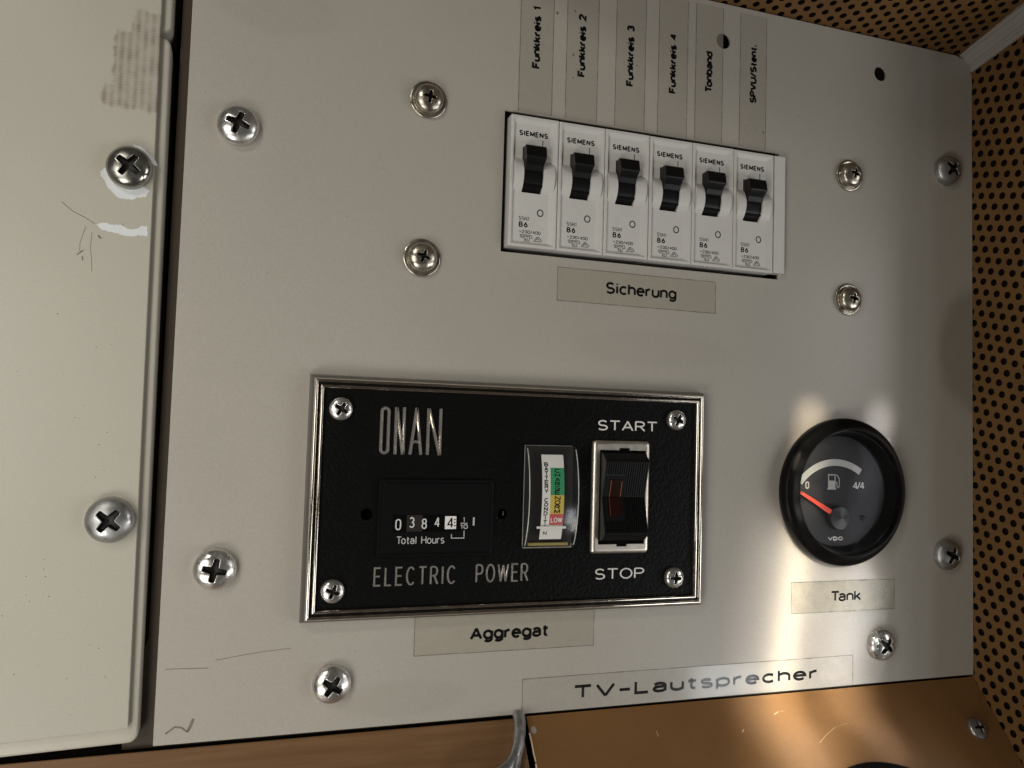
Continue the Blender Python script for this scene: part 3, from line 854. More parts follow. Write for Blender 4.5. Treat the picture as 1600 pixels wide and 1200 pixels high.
# raised chrome letters ONAN
st = MB()
XL = [(-41.3, -38.0), (-36.6, -33.0), (-31.6, -27.2), (-25.9, -20.8)]
zt = 3.95; yb_, yt_ = -24.5, -9.2
def bar(mb, pts, w=1.15, hgt=0.85, z=3.8):
    """raised bevelled bar"""
    P = pts
    b0 = MB(); b0.ribbon(P, w, 0)
    for f in []:
        q = [b0.v[i] for i in f]
        mb.v += []; 
    # build as tube with flattened section for a bevelled look
    mb.raised(P, w, z - 0.05 - 0.004 * (len(mb.f) % 5), z + hgt + 0.006 * (len(mb.f) % 5), w * 0.30)
x0, x1 = XL[0]
bar(st, stad(x0 + 0.5, x1 - 0.5, yb_ + 0.4, yt_ - 0.4))
keep(st.build('raised_letter', M['letter_chrome'], smooth=30), unit)
def rl(strokes):
    q = MB()
    for s_ in strokes: bar(q, s_)
    keep(q.build('raised_letter', M['letter_chrome'], smooth=30), unit)
x0, x1 = XL[1]; rl([[(x0 + .5, yb_), (x0 + .5, yt_)], [(x0 + .6, yt_), (x1 - .6, yb_)], [(x1 - .5, yb_), (x1 - .5, yt_)]])
x0, x1 = XL[2]; xm = (x0 + x1) / 2; rl([[(x0 + .4, yb_), (xm, yt_)], [(xm, yt_), (x1 - .4, yb_)], [(x0 + 1.2, yb_ + 4.2), (x1 - 1.2, yb_ + 4.2)]])
x0, x1 = XL[3]; rl([[(x0 + .5, yb_), (x0 + .5, yt_)], [(x0 + .6, yt_), (x1 - .6, yb_)], [(x1 - .5, yb_), (x1 - .5, yt_)]])
lettering('raised_words', 'ELECTRIC', -41.6, -14.4, -66.9, 6.3, 0.74, 3.85, M['letter_chrome'], gap=0.42, root=unit, dome=True)
lettering('raised_words', 'POWER', -7.7, 11.1, -66.8, 6.4, 0.74, 3.85, M['letter_chrome'], gap=0.38, root=unit, dome=True)
lettering('raised_words', 'START', 35.4, 59.0, -14.8, 3.8, 0.6, 3.85, M['paper'], gap=0.2, root=unit, dome=True)
lettering('raised_words', 'STOP', 35.6, 54.9, -67.0, 3.9, 0.55, 3.85, M['paper'], gap=0.2, root=unit, dome=True)

for k, (x, y, d) in enumerate(((-54.0, -10.4, 30), (66.5, -10.2, 25), (66.7, -67.0, 5), (-54.3, -67.7, 20))):
    if k == 0:
        s0 = tiny.build('screw', [M['zinc'], M['shade_dark']], smooth=60)
        s_ = s0
    else:
        s_ = s0.copy(); col.objects.link(s_)
    s_.location = V(x, y, 3.8); s_.rotation_euler = (0, math.radians(d), 0)
    keep(s_, unit)

# hour meter
hm = MB()
hx0, hx1, hy0, hy1 = -40.9, -2.0, -57.6, -32.4
def rl3(x0, x1, y0, y1, r, z): return [(a, b, z) for a, b in rrect(x0, x1, y0, y1, r, 4)]
loops = [rl3(hx0, hx1, hy0, hy1, 1.5, 3.7), rl3(hx0, hx1, hy0, hy1, 1.5, 4.3), rl3(hx0 + .25, hx1 - .25, hy0 + .25, hy1 - .25, 1.3, 4.55),
         rl3(hx0 + .8, hx1 - .8, hy0 + .8, hy1 - .8, 1.1, 4.55), rl3(hx0 + 1.0, hx1 - 1.0, hy0 + 1.0, hy1 - 1.0, 1.0, 4.35),
         rl3(hx0 + 1.25, hx1 - 1.25, hy0 + 1.25, hy1 - 1.25, 0.9, 4.35), rl3(hx0 + 1.5, hx1 - 1.5, hy0 + 1.5, hy1 - 1.5, 0.8, 4.6)]
hm.loft(loops)
hour = hm.build('hour_meter', M['soft_black'], smooth=35); keep(hour, unit)
zf = 4.6
wn = MB(); wn.box(-36.2, -13.6, -49.6, -43.9, zf - 0.01, zf + 0.02); wn.build('counter_window', M['gloss_black'], hour)
wb = MB(); wb.box(-31.6, -26.4, -49.4, -44.1, zf + 0.01, zf + 0.035); wb.build('counter_drum', pbr('drum_brown', (0.014, 0.009, 0.006), 0.5), hour)
def digit(ch, x0, x1, y0, y1, mat='white_ink', w=0.42):
    lettering('digit', ch, x0, x1, y0, y1 - y0, w, zf + 0.05, M[mat], hour)
digit('0', -35.3, -33.4, -48.9, -45.3); digit('3', -30.8, -29.0, -48.2, -44.7); digit('8', -26.7, -24.9, -48.6, -45.2); digit('4', -22.4, -20.6, -48.1, -44.7)
w5 = MB(); w5.box(-18.9, -15.1, -48.7, -44.5, zf + 0.02, zf + 0.045); w5.build('tenths_drum', M['paper'], hour)
digit('4', -18.2, -15.9, -48.4, -44.9, 'ink', 0.5)
for yy in (-45.6, -46.6, -47.6):
    tk = MB(); tk.box(-15.9, -15.3, yy - 0.18, yy + 0.18, zf + 0.046, zf + 0.06); tk.build('drum_tick', M['shade_dark'], hour)
digit('1', -12.8, -12.1, -46.5, -44.9, 'dim_ink', 0.25); digit('10', -13.7, -11.1, -48.7, -47.2, 'dim_ink', 0.28)
fb2 = MB(); fb2.flat_sheet = True; fb2.ribbon([(-13.6, -46.85), (-11.2, -46.85)], 0.25, zf + 0.05); fb2.build('fraction_bar', M['dim_ink'], hour)
ib = MB(); ib.flat_sheet = True; ib.ribbon([(-9.1, -44.9), (-9.1, -47.6)], 0.6, zf + 0.05); ib.build('running_flag', M['dim_ink'], hour)
bk2 = MB(); bk2.flat_sheet = True; bk2.ribbon([(-16.6, -50.4), (-16.6, -51.7), (-12.3, -51.7), (-12.3, -49.2)], 0.28, zf + 0.05); bk2.build('bracket_line', M['dim_ink'], hour)
lettering('lettering', 'Total Hours', -34.8, -18.9, -53.4, 2.5, 0.3, zf + 0.05, M['dim_ink'], hour, gap=0.2)

# battery meter
bx0, bx1, by0, by1 = 8.3, 26.3, -55.4, -20.4
yc = (by0 + by1) / 2
def bulge(y, amp, half): return amp * max(0.0, 1 - ((y - yc) / half) ** 2) ** 0.75
batt = MB()
batt.loft([rl3(bx0, bx1, by0, by1, 1.2, 3.7), rl3(bx0, bx1, by0, by1, 1.2, 4.1), rl3(bx0 + 1, bx1 - 1, by0 + 1, by1 - 1, 0.6, 4.1)])
meter = batt.build('battery_meter', M['meter_base'], smooth=30); keep(meter, unit)
def cardz(y): return 4.9 + bulge(y, 3.4, 17.0)
def card_piece(name, x0, x1, y0, y1, mat, dz=0.0):
    n = max(2, int(abs(y1 - y0) / 1.0)); q = MB(); q.flat_sheet = True
    ys = [y0 + (y1 - y0) * k / n for k in range(n + 1)]
    q.quad_grid([[(x0, y, cardz(y) + dz) for y in ys], [(x1, y, cardz(y) + dz) for y in ys]])
    o = q.build(name, M[mat], meter, smooth=60); return o
card_piece('card', 13.6, 21.6, -52.3, -23.6, 'paper')
card_piece('charge_zone', 16.6, 21.6, -37.2, -28.0, 'green', 0.04)
card_piece('normal_zone', 16.6, 21.6, -43.6, -37.2, 'yellow', 0.04)
card_piece('low_zone', 16.6, 21.6, -47.3, -43.6, 'red', 0.04)
def stacked(txt, xc, y_top, pitch, h, wd, w, mat, dz):
    q = MB(); q.flat_sheet = True
    for i, ch in enumerate(txt):
        gw, strokes = G[ch]
        y0 = y_top - pitch * i - h
        for j, s_ in enumerate(strokes):
            pts = [(xc - wd / 2 + (px / gw if gw > 0.1 else 0.5) * wd, y0 + py * h) for px, py in s_]
            b0 = len(q.v)
            q.ribbon(pts, w, 0)
            for k in range(b0, len(q.v)):
                vx, vy, _ = q.v[k]; q.v[k] = (vx, vy, cardz(vy) + dz + 0.003 * j)
    q.build('lettering', M[mat], meter)
stacked('BATTERY CONDITI', 15.1, -26.3, 1.50, 1.15, 1.15, 0.32, 'ink', 0.05)
stacked('N', 15.4, -49.6, 1.5, 1.1, 1.1, 0.24, 'ink', 0.05)
stacked('CHARGE', 19.1, -28.4, 1.47, 1.15, 1.7, 0.32, 'ink', 0.08)
stacked('NORM', 19.2, -37.6, 1.5, 1.2, 1.8, 0.36, 'ink', 0.08)
q = MB(); q.flat_sheet = True
st_, tw_ = text_strokes('LOW', 0.25)
for j, s_ in enumerate(st_): q.ribbon([(17.2 + px / tw_ * 3.9, -46.4 + py * 1.5) for px, py in s_], 0.3, cardz(-45.7) + 0.10 + 0.003 * j)
q.v = [(a, b, cardz(b) + 0.10 + (c - cardz(-45.7) - 0.10)) for a, b, c in q.v]
q.build('lettering', M['paper'], meter)
pn = MB(); pn.box(12.0, 22.6, -48.5, -47.7, cardz(-48) + 0.5, cardz(-48) + 0.9); pn.build('pointer', M['paper'], meter, bevel=0.1)
ft = MB(); ft.box(10.2, 24.5, -54.6, -53.6, 4.1, 5.4); ft.build('base_strip', M['gold'], meter, bevel=0.1)
# clear cover: curved box
def cov(inset, dz):
    rows = []
    ys = [by0 + inset, by0 + inset + 0.05] + [by0 + 1.2 + (by1 - by0 - 2.4) * k / 26 for k in range(27)] + [by1 - inset - 0.05, by1 - inset]
    for k, y in enumerate(ys):
        zt_ = 6.0 + bulge(y, 4.3, 17.2) - dz
        if k in (0, len(ys) - 1): zt_ = 4.15
        xi = inset
        rows.append([(bx0 + xi, y, 4.12), (bx0 + xi, y, zt_ - 0.5), (bx0 + xi + 0.15, y, zt_ - 0.12), (bx0 + xi + 0.5, y, zt_), (bx1 - xi - 0.5, y, zt_), (bx1 - xi - 0.15, y, zt_ - 0.12), (bx1 - xi, y, zt_ - 0.5), (bx1 - xi, y, 4.12)])
    return rows
cv = MB(); cv.quad_grid(cov(0.0, 0.0))
cv.build('clear_cover', M['acryl'], meter, smooth=50)

cvr = cov(0.0, 0.0)
M['rim'] = pbr('acrylic_edge', (0.45, 0.44, 0.41), 0.15, spec=0.8)
for idx in (2, 5):
    q = MB(); q.tube([r_[idx] for r_ in cvr[2:-2]], 0.19, n=6); q.build('cover_edge', M['rim'], meter, smooth=60)
q = MB(); q.tube([(bx0 + .1, by0 + 1.2, 4.2), (bx0 + .1, by0 + .1, 4.2), (bx1 - .1, by0 + .1, 4.2), (bx1 - .1, by0 + 1.2, 4.2)], 0.15, n=6); q.build('cover_edge', M['rim'], meter, smooth=60)
q = MB(); q.tube([(bx0 + .1, by0 + 1.2, 4.2), (bx0 + .1, by1 - .2, 4.2), (bx1 - .5, by1 - .1, 4.2)], 0.12, n=6); q.build('cover_edge', M['rim'], meter, smooth=60)

# rocker switch
sw = MB()
sx0, sx1, sy0, sy1 = 33.4, 55.8, -57.9, -18.2
opening = [(35.9, -54.6), (43.0, -54.6), (43.0, -55.4), (47.0, -55.4), (47.0, -54.6), (53.9, -54.6), (53.9, -21.6), (47.4, -21.6), (47.4, -20.8), (43.4, -20.8), (43.4, -21.6), (35.9, -21.6)]
loops = [rl3(sx0, sx1, sy0, sy1, 1.3, 3.7), rl3(sx0, sx1, sy0, sy1, 1.3, 4.2), rl3(sx0 + .25, sx1 - .25, sy0 + .25, sy1 - .25, 1.2, 4.8), rl3(sx0 + .8, sx1 - .8, sy0 + .8, sy1 - .8, 0.9, 5.3), rl3(sx0 + 1.5, sx1 - 1.5, sy0 + 1.5, sy1 - 1.5, 0.5, 5.35)]
sw.quad_grid(loops, closed_u=True)
bez = sw.build('rocker_switch', M['satin'], smooth=60); keep(bez, unit)
fp = sheet('bezel_face', [rrect(sx0 + 1.45, sx1 - 1.45, sy0 + 1.45, sy1 - 1.45, 0.5, 4)[::1], opening], 4.4, 5.36, M['satin'], bez)
wl = MB(); wl.box(35.7, 54.2, -55.6, -20.6, 3.9, 4.35); wl.build('switch_well', M['void'], bez)
# rocker body: V profile
rx0, rx1 = 36.3, 53.0
rp = [(-22.4, 4.0), (-22.6, 7.2), (-24.6, 9.6), (-25.4, 10.1), (-37.9, 6.9), (-50.3, 10.1), (-51.2, 9.6), (-52.6, 8.0), (-53.3, 5.4), (-53.4, 4.0)]
rk = MB()
ra = [(rx0, y, z) for y, z in rp]; rb = [(rx1, y, z) for y, z in rp]
rk.quad_grid([ra, rb]); rk.face(ra); rk.face(rb[::-1])
rocker = rk.build('rocker', M['black'], bez, bevel=0.2)
def rz(y): return 10.1 - (y + 25.4) * -1 * 0 - abs(abs(y + 37.85) - 12.5) * 0.256
rib = MB()
def ribs(x, ya, yb):
    za, zb = rz(ya), rz(yb)
    w_ = 0.2
    for (y0_, z0_, y1_, z1_) in ((ya, za, yb, zb),):
        rib.quad_grid([[(x - w_, y0_, z0_ - 0.1), (x - w_, y1_, z1_ - 0.1)], [(x - w_ * .6, y0_, z0_ + 0.45), (x - w_ * .6, y1_, z1_ + 0.45)],
                       [(x + w_ * .6, y0_, z0_ + 0.45), (x + w_ * .6, y1_, z1_ + 0.45)], [(x + w_, y0_, z0_ - 0.1), (x + w_, y1_, z1_ - 0.1)]])
        rib.face([(x - w_, y0_, z0_ - .1), (x - w_ * .6, y0_, z0_ + .45), (x + w_ * .6, y0_, z0_ + .45), (x + w_, y0_, z0_ - .1)])
        rib.face([(x - w_, y1_, z1_ - .1), (x - w_ * .6, y1_, z1_ + .45), (x + w_ * .6, y1_, z1_ + .45), (x + w_, y1_, z1_ - .1)])
x = rx0 + 0.6
while x < rx1 - 0.4:
    if x > rx0 + 8.3:
        ribs(x, -25.7, -37.7); ribs(x, -38.0, -50.0)
    else:
        ribs(x, -25.7, -30.0); ribs(x, -45.9, -50.0)
    x += 0.86
ro = rib.build('grip_ribs', M['black'], bez); ro['kind'] = 'stuff'
# amber window in the V
def on_v(name, x0, x1, ya, yb, dz, mat, h=0.5, bev=0.08):
    q = MB()
    q.loft([[(x0, ya, rz(ya) + dz - h), (x1, ya, rz(ya) + dz - h), (x1, yb, rz(yb) + dz - h), (x0, yb, rz(yb) + dz - h)],
            [(x0, ya, rz(ya) + dz), (x1, ya, rz(ya) + dz), (x1, yb, rz(yb) + dz), (x0, yb, rz(yb) + dz)]], 0, True, True)
    return q.build(name, M[mat], bez, bevel=bev)
on_v('lens_frame', 37.0, 44.4, -37.8, -30.6, 0.32, 'soft_black'); on_v('lens_frame', 37.0, 44.4, -45.3, -37.9, 0.32, 'soft_black')
on_v('amber_lens', 38.6, 43.2, -37.75, -31.6, 0.55, 'amber'); on_v('amber_lens', 38.6, 43.2, -44.4, -37.95, 0.55, 'amber')

on_v('lens_edge', 38.7, 38.95, -37.75, -32.0, 0.62, 'amber_edge', bev=0); on_v('lens_edge', 42.85, 43.1, -37.7, -32.4, 0.62, 'amber_edge', bev=0)
on_v('lens_edge', 38.7, 38.85, -44.2, -38.0, 0.62, 'amber_edge', bev=0)
# ------------------------------------------------------------------ fuel gauge
gx, gy = 142.3, -36.0
gauge = empty('fuel_gauge', (gx, gy, 0), 'round black fuel gauge with red needle near zero above the Tank label', 'gauge')
g1 = MB()
g1.lathe([(26.6, -1.5), (28.1, 0.0), (28.6, 1.0), (28.9, 2.4), (28.9, 4.2), (28.6, 5.0), (27.9, 5.5), (27.0, 5.9), (26.0, 6.6), (25.3, 7.5), (24.9, 7.9), (24.4, 7.9), (24.1, 7.4), (23.7, 6.2)], gx, gy, 96)
keep(g1.build('bezel', M['gloss_black'], smooth=40), gauge)
g2 = MB(); g2.lathe([(23.7, 6.2), (23.3, 6.0), (22.6, 3.0), (22.4, 0.4)], gx, gy, 96)
keep(g2.build('inner_ring', M['soft_black'], smooth=40), gauge)
g3 = MB(); g3.lathe([(22.6, 0.15), (0.01, 0.15)], gx, gy, 96)
dial = g3.build('dial', M['dial']); keep(dial, gauge)
g3b = MB(); g3b.lathe([(22.6, 0.1), (22.2, 0.55), (21.8, 0.18)], gx, gy, 96); keep(g3b.build('dial_edge', M['black'], smooth=40), gauge)
hx, hy = 141.2, -46.4
hxz = 140.7
def dpart(name, mb, mat): 
    o = mb.build(name, M[mat]); keep(o, gauge); return o
zd = 0.2
am = MB(); am.flat_sheet = True
a0, a1 = 56, 141
am.quad_grid([[(hxz + r_ * math.cos(math.radians(a0 + (a1 - a0) * k / 40)), hy + r_ * math.sin(math.radians(a0 + (a1 - a0) * k / 40)), zd) for k in range(41)] for r_ in (20.4, 23.0)])
dpart('scale_band', am, 'dim_ink')
lettering('lettering', '0', 126.4, 128.2, -35.2, 2.9, 0.5, zd, M['dim_ink'], root=gauge)
lettering('lettering', '4/4', 149.2, 154.9, -35.2, 2.9, 0.45, zd, M['white_ink'], root=gauge, gap=0.02)
lettering('lettering', 'V', 137.3, 139.6, -55.5, 1.6, 0.42, zd, M['white_ink'], root=gauge)
lettering('lettering', 'D', 139.8, 141.9, -55.5, 1.6, 0.42, zd, M['white_ink'], root=gauge)
lettering('lettering', 'O', 142.2, 144.5, -55.5, 1.6, 0.42, zd, M['white_ink'], root=gauge)
pm = MB(); pm.flat_sheet = True
pm.ribbon([(137.4, -35.0), (137.4, -29.6), (140.5, -29.6), (140.5, -35.0)], 0.42, zd)
pm.face([(137.5, -35.0, zd + .004), (140.4, -35.0, zd + .004), (140.4, -31.9, zd + .004), (137.5, -31.9, zd + .004)])
pm.ribbon([(136.8, -35.2), (141.1, -35.2)], 0.42, zd + .008)
pm.ribbon([(140.6, -32.6), (141.4, -32.6), (141.5, -34.3), (142.2, -34.7), (142.6, -34.0), (142.5, -31.0), (141.2, -29.5)], 0.36, zd + .012)
dpart('pump_symbol', pm, 'dim_ink')
sl = MB(); sl.flat_sheet = True
nd = MB()
ang = math.radians(151.5); ca, sa = math.cos(ang), math.sin(ang)
def npt(l, w_): return (hx + l * ca - w_ * sa, hy + l * sa + w_ * ca)
p = [npt(2, -1.05), npt(21, -0.55), npt(21, 0.55), npt(2, 1.05)]
nd.loft([[(a, b, 1.9) for a, b in p], [(a, b, 2.3) for a, b in p]], 0, True, True)
dpart('needle', nd, 'needle')
hb = MB(); hb.lathe([(4.3, 0.3), (4.6, 0.6), (4.6, 2.5), (4.35, 2.9), (2.2, 3.3), (0.01, 3.7)], hx - 0.3, hy, 48)
keep(hb.build('hub', M['hub'], smooth=40), gauge)
pg = MB(); pg.lathe([(1.2, 0.1), (1.2, 0.9), (0.8, 1.3), (0.01, 1.4)], 153.7, -46.6, 24)
keep(pg.build('stop_peg', M['black'], smooth=40), gauge)
gl = MB(); gl.lathe([(23.75, 6.3), (0.01, 6.3)], gx, gy, 64)
keep(gl.build('glass', M['glass']), gauge)

# ------------------------------------------------------------------ left cabinet
ZP = 5.2
cab = empty('metal_cabinet', (-130, 0, 0), 'cream metal cabinet door plate left of the grey panel with chipped paint', 'door')
pl = MB()
po = [(-175, -107.8), (-110.75, -104.7), (-112.6, 125), (-175, 125)]
pl.loft([[(a, b, 3.2) for a, b in po], [(a, b, ZP) for a, b in po]], 0, True, True)
plate = keep(pl.build('plate', M['cream'], bevel=0.25), cab)
def blob(name, pts, z, mat, root, jit=0.15, seed=1):
    rr = random.Random(seed); out = []
    n = len(pts)
    for i in range(n):
        a, b = pts[i], pts[(i + 1) % n]
        for k in range(5):
            t = k / 5
            out.append((a[0] + (b[0] - a[0]) * t + rr.uniform(-jit, jit), a[1] + (b[1] - a[1]) * t + rr.uniform(-jit, jit), z))
    q = MB(); q.flat_sheet = True; q.face(out)
    return keep(q.build(name, M[mat]), root)
blob('paint_chip', [(-125.41, 57.89), (-126.43, 56.66), (-126.23, 55.44), (-125.21, 54.42), (-124.6, 52.58), (-123.17, 51.15), (-121.95, 49.93), (-120.72, 49.32), (-117.66, 49.32), (-116.23, 50.13), (-113.79, 50.54), (-112.97, 52.58), (-115.62, 54.21), (-122.76, 56.25)], ZP + 0.03, 'chip', cab, 0.16, 2)
blob('paint_chip', [(-118.07, 65.84), (-116.23, 65.64), (-114.19, 64.21), (-112.36, 62.58), (-111.13, 60.54), (-112.15, 60.33), (-115.62, 62.37)], ZP + 0.035, 'chip', cab, 0.12, 3)
blob('paint_chip', [(-126.6, 40.9), (-124.8, 41.8), (-123.0, 41.2), (-120.5, 41.6), (-118.5, 40.6), (-116.2, 40.6), (-114.6, 41.8), (-112.9, 41.8), (-112.9, 38.6), (-115, 39.0), (-117.2, 38.4), (-120, 38.6), (-123.2, 39.2), (-125.2, 39.6)], ZP + 0.03, 'chip', cab, 0.18, 4)
def pmark(pts, w, mat='scuff'):
    q = MB(); q.flat_sheet = True; q.ribbon(pts, w, ZP + 0.03); keep(q.build('scratch', M[mat]), cab)
pmark([(-136, 46.6), (-133, 44.2), (-129.6, 42.6), (-127.0, 41.0)], 0.2)
pmark([(-129.3, 40.0), (-130.0, 37.5), (-130.6, 35.0), (-130.5, 32.5)], 0.16)
pmark([(-127.6, 38.5), (-127.8, 34.0), (-127.3, 30.5), (-127.1, 27)], 0.15)
pmark([(-126.0, 37.8), (-125.2, 36.9)], 0.5); pmark([(-131.2, 31.5), (-129.6, 33.0)], 0.35); pmark([(-129.6, 30.0), (-129.8, 31.2)], 0.4)
dsp = MB(); dsp.flat_sheet = True
for k in range(60):
    x = rnd.uniform(-152, -113); y = rnd.uniform(-100, 70); r_ = rnd.uniform(0.06, 0.22)
    if k < 14: x = rnd.uniform(-143, -132); y = rnd.uniform(-75, -55)
    dsp.face([(x + r_ * math.cos(a) * rnd.uniform(.6, 1.2), y + r_ * math.sin(a), ZP + 0.03) for a in (0, 1, 2.1, 3.1, 4.2, 5.2)])
do = keep(dsp.build('dirt_specks', M['scuff']), cab); do['kind'] = 'stuff'
GP = 'large screws in the cream cabinet door'
place_screw(-118.6, 58.6, ZP, 35, 0.99, 'dark_steel', 'dark shiny screw on the cream door with white chipped paint around it', GP)
place_screw(-118.4, -44.8, ZP, 40, 1.03, 'dull_zinc', 'grey screw low on the cream door beside the gap', GP)
wsh = MB(); wsh.lathe([(6.0, 0.0), (7.3, 0.0), (7.3, 0.18), (6.0, 0.18)], -118.4, -44.8, 40)
keep(wsh.build('paint_ring', M['cream_tray'], loc=(0, 0, ZP)), cab)

def tray(x1b, x1t, y0, y1, label):
    root = empty('cabinet_tray', (-140, (y0 + y1) / 2, 0), label, 'cabinet')
    lo = []
    for d, z in ((0, -14), (0, 1.9), (0.08, 2.4), (0.3, 2.85), (0.7, 3.08), (1.3, 3.15), (5, 3.15)):
        pts = rrect(-178 + d, 0 - d, y0 + d, y1 - d, max(2.8 - d * 0.8, 0.2), 5)
        out = []
        for a, b in pts:
            sl_ = x1b + (x1t - x1b) * (b + 110) / 220
            out.append((a + sl_ if a > -60 else a, b + (0.0 if a > -60 else -1.9), z))
        lo.append(out)
    q = MB(); q.quad_grid(lo, closed_u=True)
    keep(q.build('shell', M['cream_tray'], smooth=50), root)
    return root
tray(-108.2, -109.6, -109.9, 101.2, 'cream metal cabinet tray with rounded edge behind the door plate, lower one')
tray(-108.2, -109.6, 102.6, 220, 'cream metal cabinet tray showing only its rounded lower corner at the top')

# ------------------------------------------------------------------ setting around the panel
bb_ = MB(); bb_.box(-107.0, 330, -150, 260, -52, -50)
structure(bb_.build('rear_cavity', M['void']))
bo = sheet('backing_board', [[(-107.3, -81), (-108.2, -84), (-110.5, -86.5), (-113, -88), (-113, -113.5), (215, -113.5), (215, 156), (-107.3, 156)],
                             rrect(-2.5, 114.5, 45, 98, 0.5, 2), circle(86.9, 137.6, 9), circle(162.3, 137.5, 9), circle(gx, gy, 27.5, 40)], -5.0, -2.3, M['brown'], bevel=0.1)
structure(bo); bo['kind'] = 'structure'
gp = MB(); gp.box(-230, -100, -180, 260, -16, -15); structure(gp.build('gap_back', M['void']))
lg = MB(); lg.box(-230, 214, -140, -113.0, -14, -4); structure(lg.build('lower_gap_shade', M['void']))  # added near-black box; its colour gives the shadow line under the panel

# perforated sheets: hexagonal lattice of real holes
def perforated(name, origin, e1, e2, nrm, rng, pitch, phi, hole_r, off):
    """lattice in the (e1,e2) plane; off = (u,v) of one hole"""
    O = Vector(origin); E1 = Vector(e1).normalized(); E2 = Vector(e2).normalized(); Nn = Vector(nrm).normalized()
    a = Vector((pitch * math.cos(phi), -pitch * math.sin(phi)))
    b = Vector((pitch * math.cos(phi + PI / 3), -pitch * math.sin(phi + PI / 3)))
    mb = MB()
    u0, u1, v0, v1 = rng
    edge = []
    seg = 3
    cs = [(-.5, -.5), (.5, -.5), (.5, .5), (-.5, .5)]
    for i in range(4):
        for k in range(seg):
            p_, q_ = cs[i], cs[(i + 1) % 4]
            edge.append((p_[0] + (q_[0] - p_[0]) * k / seg, p_[1] + (q_[1] - p_[1]) * k / seg))
    def P(u, v, d): 
        w_ = O + E1 * u + E2 * v + Nn * d
        return tuple(w_)
    for i in range(-90, 90):
        for j in range(-90, 90):
            c = Vector(off) + a * i + b * j
            if not (u0 < c.x < u1 and v0 < c.y < v1): continue
            jx, jy = 0, 0
            out = []; inn = []; dep = []
            for s_, t_ in edge:
                w_ = a * s_ + b * t_
                out.append(P(c.x + w_.x, c.y + w_.y, 0))
                wn_ = w_.normalized() * hole_r
                inn.append(P(c.x + wn_.x, c.y + wn_.y, 0)); dep.append(P(c.x + wn_.x, c.y + wn_.y, -1.6))
            mb.quad_grid([out, inn], closed_u=True); mb.quad_grid([inn, dep], closed_u=True, mi=1)  # hole walls coloured black: shade painted in so the holes read dark
    o = mb.build(name, [M['perf'], M['foam_and_shade']])
    structure(o)
    # foam behind
    q = MB(); q.face([P(u0 - 4, v0 - 4, -1.6), P(u1 + 4, v0 - 4, -1.6), P(u1 + 4, v1 + 4, -1.6), P(u0 - 4, v1 + 4, -1.6)])
    q.face([P(u0 - 4, v0 - 4, -4), P(u1 + 4, v0 - 4, -4), P(u1 + 4, v1 + 4, -4), P(u0 - 4, v1 + 4, -4)])
    f = q.build('foam_lining', M['foam_and_shade'], o)
    return o
perforated('right_wall', (212.1, 0, 0), (0, 0, 1), (0, 1, 0), (-1, 0, 0), (-8, 44, -190, 162), 5.154, math.radians(14.78), 1.5, (1.2, 119.0))
TH = math.radians(15)
perforated('ceiling', (0, 153.6, 0), (1, 0, 0), (0, math.sin(TH), math.cos(TH)), (0, -math.cos(TH), math.sin(TH)), (-30, 216, -4, 135), 4.95, math.radians(-32), 1.42, (162.6, 51.1))

# cove trim between ceiling and wall
tp = [(212.4, 146.7), (211.4, 146.8), (211.0, 147.6), (210.9, 149.0), (210.0, 149.6), (209.4, 149.7), (209.1, 150.3), (208.7, 150.6), (208.1, 150.9), (207.4, 151.6), (206.9, 152.6), (206.1, 152.9), (205.6, 153.8), (205.8, 156)]
tr_ = MB(); rows = []
for z in (-1, 3, 12, 24, 45):
    rows.append([(x, y + z * math.tan(math.radians(12.3)), z) for x, y in tp])
tr_.quad_grid(rows)
o = tr_.build('corner_trim', M['trim'], smooth=30)
tag(o, 'ridged grey cove trim running from the top right corner of the panel', 'trim')

# slanted casing below
SA = math.radians(50); cs_, sn_ = math.cos(SA), math.sin(SA)
def cas(x, d, h=0.0):
    """point on the slanted face: d mm down the slope, h mm proud of it"""
    return (x, -113.3 - d * sn_ + h * cs_, -0.3 + d * cs_ + h * sn_)
def cas_slab(name, x0, x1, d0, d1, h0, h1, mat, xe0=None, bevel=0.2):
    q = MB(); xe = x0 if xe0 is None else xe0
    q.loft([[cas(x0, d0, h0), cas(x1, d0, h0), cas(x1, d1, h0), cas(xe, d1, h0)], [cas(x0, d0, h1), cas(x1, d0, h1), cas(x1, d1, h1), cas(xe, d1, h1)]], 0, True, True)
    return q.build(name, mat, bevel=bevel)
# casing sheet with a round speaker opening, built as a strip fan around the hole
q = MB()
scx, scd, sr = 140.0, 28.4 + 44.0, 44.0
n = 72
outer = []; inner = []; inner2 = []
X0, X1, D0, D1 = 13.2, 211.8, 0.0, 150.0
for k in range(n):
    a = 2 * PI * k / n
    dx, dd = math.cos(a), math.sin(a)
    tt = min(((X1 - scx) / dx) if dx > 1e-6 else ((X0 - scx) / dx if dx < -1e-6 else 1e9), ((D1 - scd) / dd) if dd > 1e-6 else ((D0 - scd) / dd if dd < -1e-6 else 1e9))
    outer.append(cas(scx + dx * tt, scd + dd * tt)); inner.append(cas(scx + dx * sr, scd + dd * sr)); inner2.append(cas(scx + dx * sr, scd + dd * sr, -3))
for cxx, cdd in ((X0, D0), (X1, D0), (X1, D1), (X0, D1)):
    best = min(range(n), key=lambda i: (Vector(outer[i]) - Vector(cas(cxx, cdd))).length)
    outer[best] = cas(cxx, cdd)
q.quad_grid([outer, inner, inner2], closed_u=True)
lower = q.build('lower_casing', M['casing'])
tag(lower, 'ochre vinyl covered slanted casing below the grey panel', 'casing')
sk = MB()
ring = lambda r_, h: [cas(scx + r_ * math.cos(2 * PI * k / 64), scd + r_ * math.sin(2 * PI * k / 64), h) for k in range(64)]
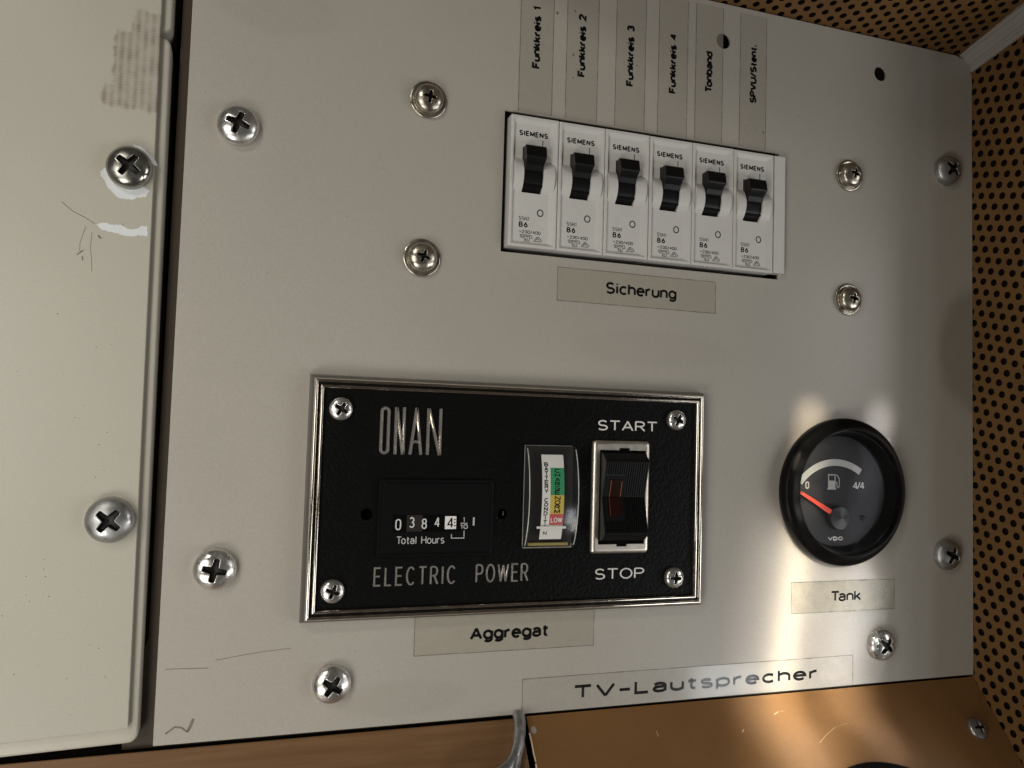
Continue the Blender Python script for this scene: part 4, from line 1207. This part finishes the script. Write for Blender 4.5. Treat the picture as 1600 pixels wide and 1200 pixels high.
sk.quad_grid([ring(sr + 0.6, 0.02), ring(sr + 0.6, 1.2), ring(sr - 1.5, 1.6), ring(sr - 3, -1), ring(10, -6)], closed_u=True)
so = sk.build('loudspeaker', M['soft_black'], smooth=40)
tag(so, 'top edge of a black round loudspeaker in the ochre casing', 'speaker')
def cmark(name, pts, w, mat, root, h=0.05):
    q = MB(); P = [cas(x, d, h) for x, d in pts]
    rows = [[cas(x - w / 2, d, h) for x, d in pts], [cas(x + w / 2, d, h) for x, d in pts]]
    q.flat_sheet = True; q.quad_grid(rows); return q.build(name, M[mat], root)
cmark('edge_strip', [(13.2, 5.6), (13.35, 9), (13.3, 12), (13.5, 15)], 0.5, 'scratch', lower)
cmark('edge_strip', [(13.4, 15.6), (13.3, 18), (13.6, 21), (13.5, 26)], 0.6, 'scratch', lower)
cmark('scratch', [(124.5, 19), (129, 16.4), (134, 14.2), (140, 13.2), (146, 13.4)], 0.25, 'scratch', lower)
cmark('scratch', [(110, 7.4), (112, 6.6), (115, 6.4)], 0.5, 'scratch', lower)
cmark('scratch', [(94, 12.5), (95, 11.5)], 0.4, 'scratch', lower); cmark('scratch', [(60, 9), (60.3, 11)], 0.2, 'scratch', lower)
q = MB(); q.flat_sheet = True
q.face([cas(14.9 + 1.0 * math.cos(a), 4.8 + 1.3 * math.sin(a), 0.06) for a in [k * PI / 6 for k in range(12)]]); q.build('filler_spot', M['trim'], lower)

tab = screw_mesh(4.2, 1.9, 0.3, 2.3, 0.5, 1.3, n=72, rings=30)
cs = tab.build('screw', [M['dull_zinc'], M['shade_dark']], smooth=60)
cs.location = V(*cas(199.6, 20.3, 0.0))
cs.rotation_euler = (-SA, 0, 0)
cs.rotation_euler = Matrix.Rotation(0, 3, 'X').to_euler()
# head points along the casing normal: panel normal (-Y) turned up toward +Z
nv = Vector((0, -math.sin(SA), math.cos(SA)))
cs.rotation_mode = 'QUATERNION'; cs.rotation_quaternion = Vector((0, -1, 0)).rotation_difference(nv)
tag(cs, 'small dull screw in the ochre casing near the perforated wall', 'screw')

wd = cas_slab('wooden_ledge', -180, 11.2, 0.2, 60, -9, -0.2, M['wood'], bevel=0.4)
tag(wd, 'wood grained ledge below the cream door and the left half of the panel', 'ledge')
hk = MB()
hp = [cas(10.3, -0.6, 0.8), cas(9.8, 2.5, 2.0), cas(8.9, 6, 2.6), cas(7.6, 10, 2.8), cas(5.9, 13.5, 2.8), cas(3.5, 16.5, 2.8), cas(-0.5, 18.6, 2.8), cas(-7, 19.6, 2.8), cas(-22, 20, 2.8)]
hk.tube(hp, [2.3, 2.2, 2.1, 2.1, 2.2, 2.4, 2.5, 2.4, 2.4], n=16, flat=0.75)
hk2 = MB(); hk2.tube([cas(5.9, 13.5, 2.8), cas(4.2, 18, 2.8), cas(3.4, 24, 2.8), cas(3.2, 40, 2.8)], 2.2, n=16, flat=0.75)
hr = empty('metal_bracket', cas(9, 0, 0), 'bent grey metal bracket below the panel where wood and ochre casing meet', 'bracket')
keep(hk.build('rod', M['dull_zinc'], smooth=50), hr); keep(hk2.build('rod', M['dull_zinc'], smooth=50), hr)
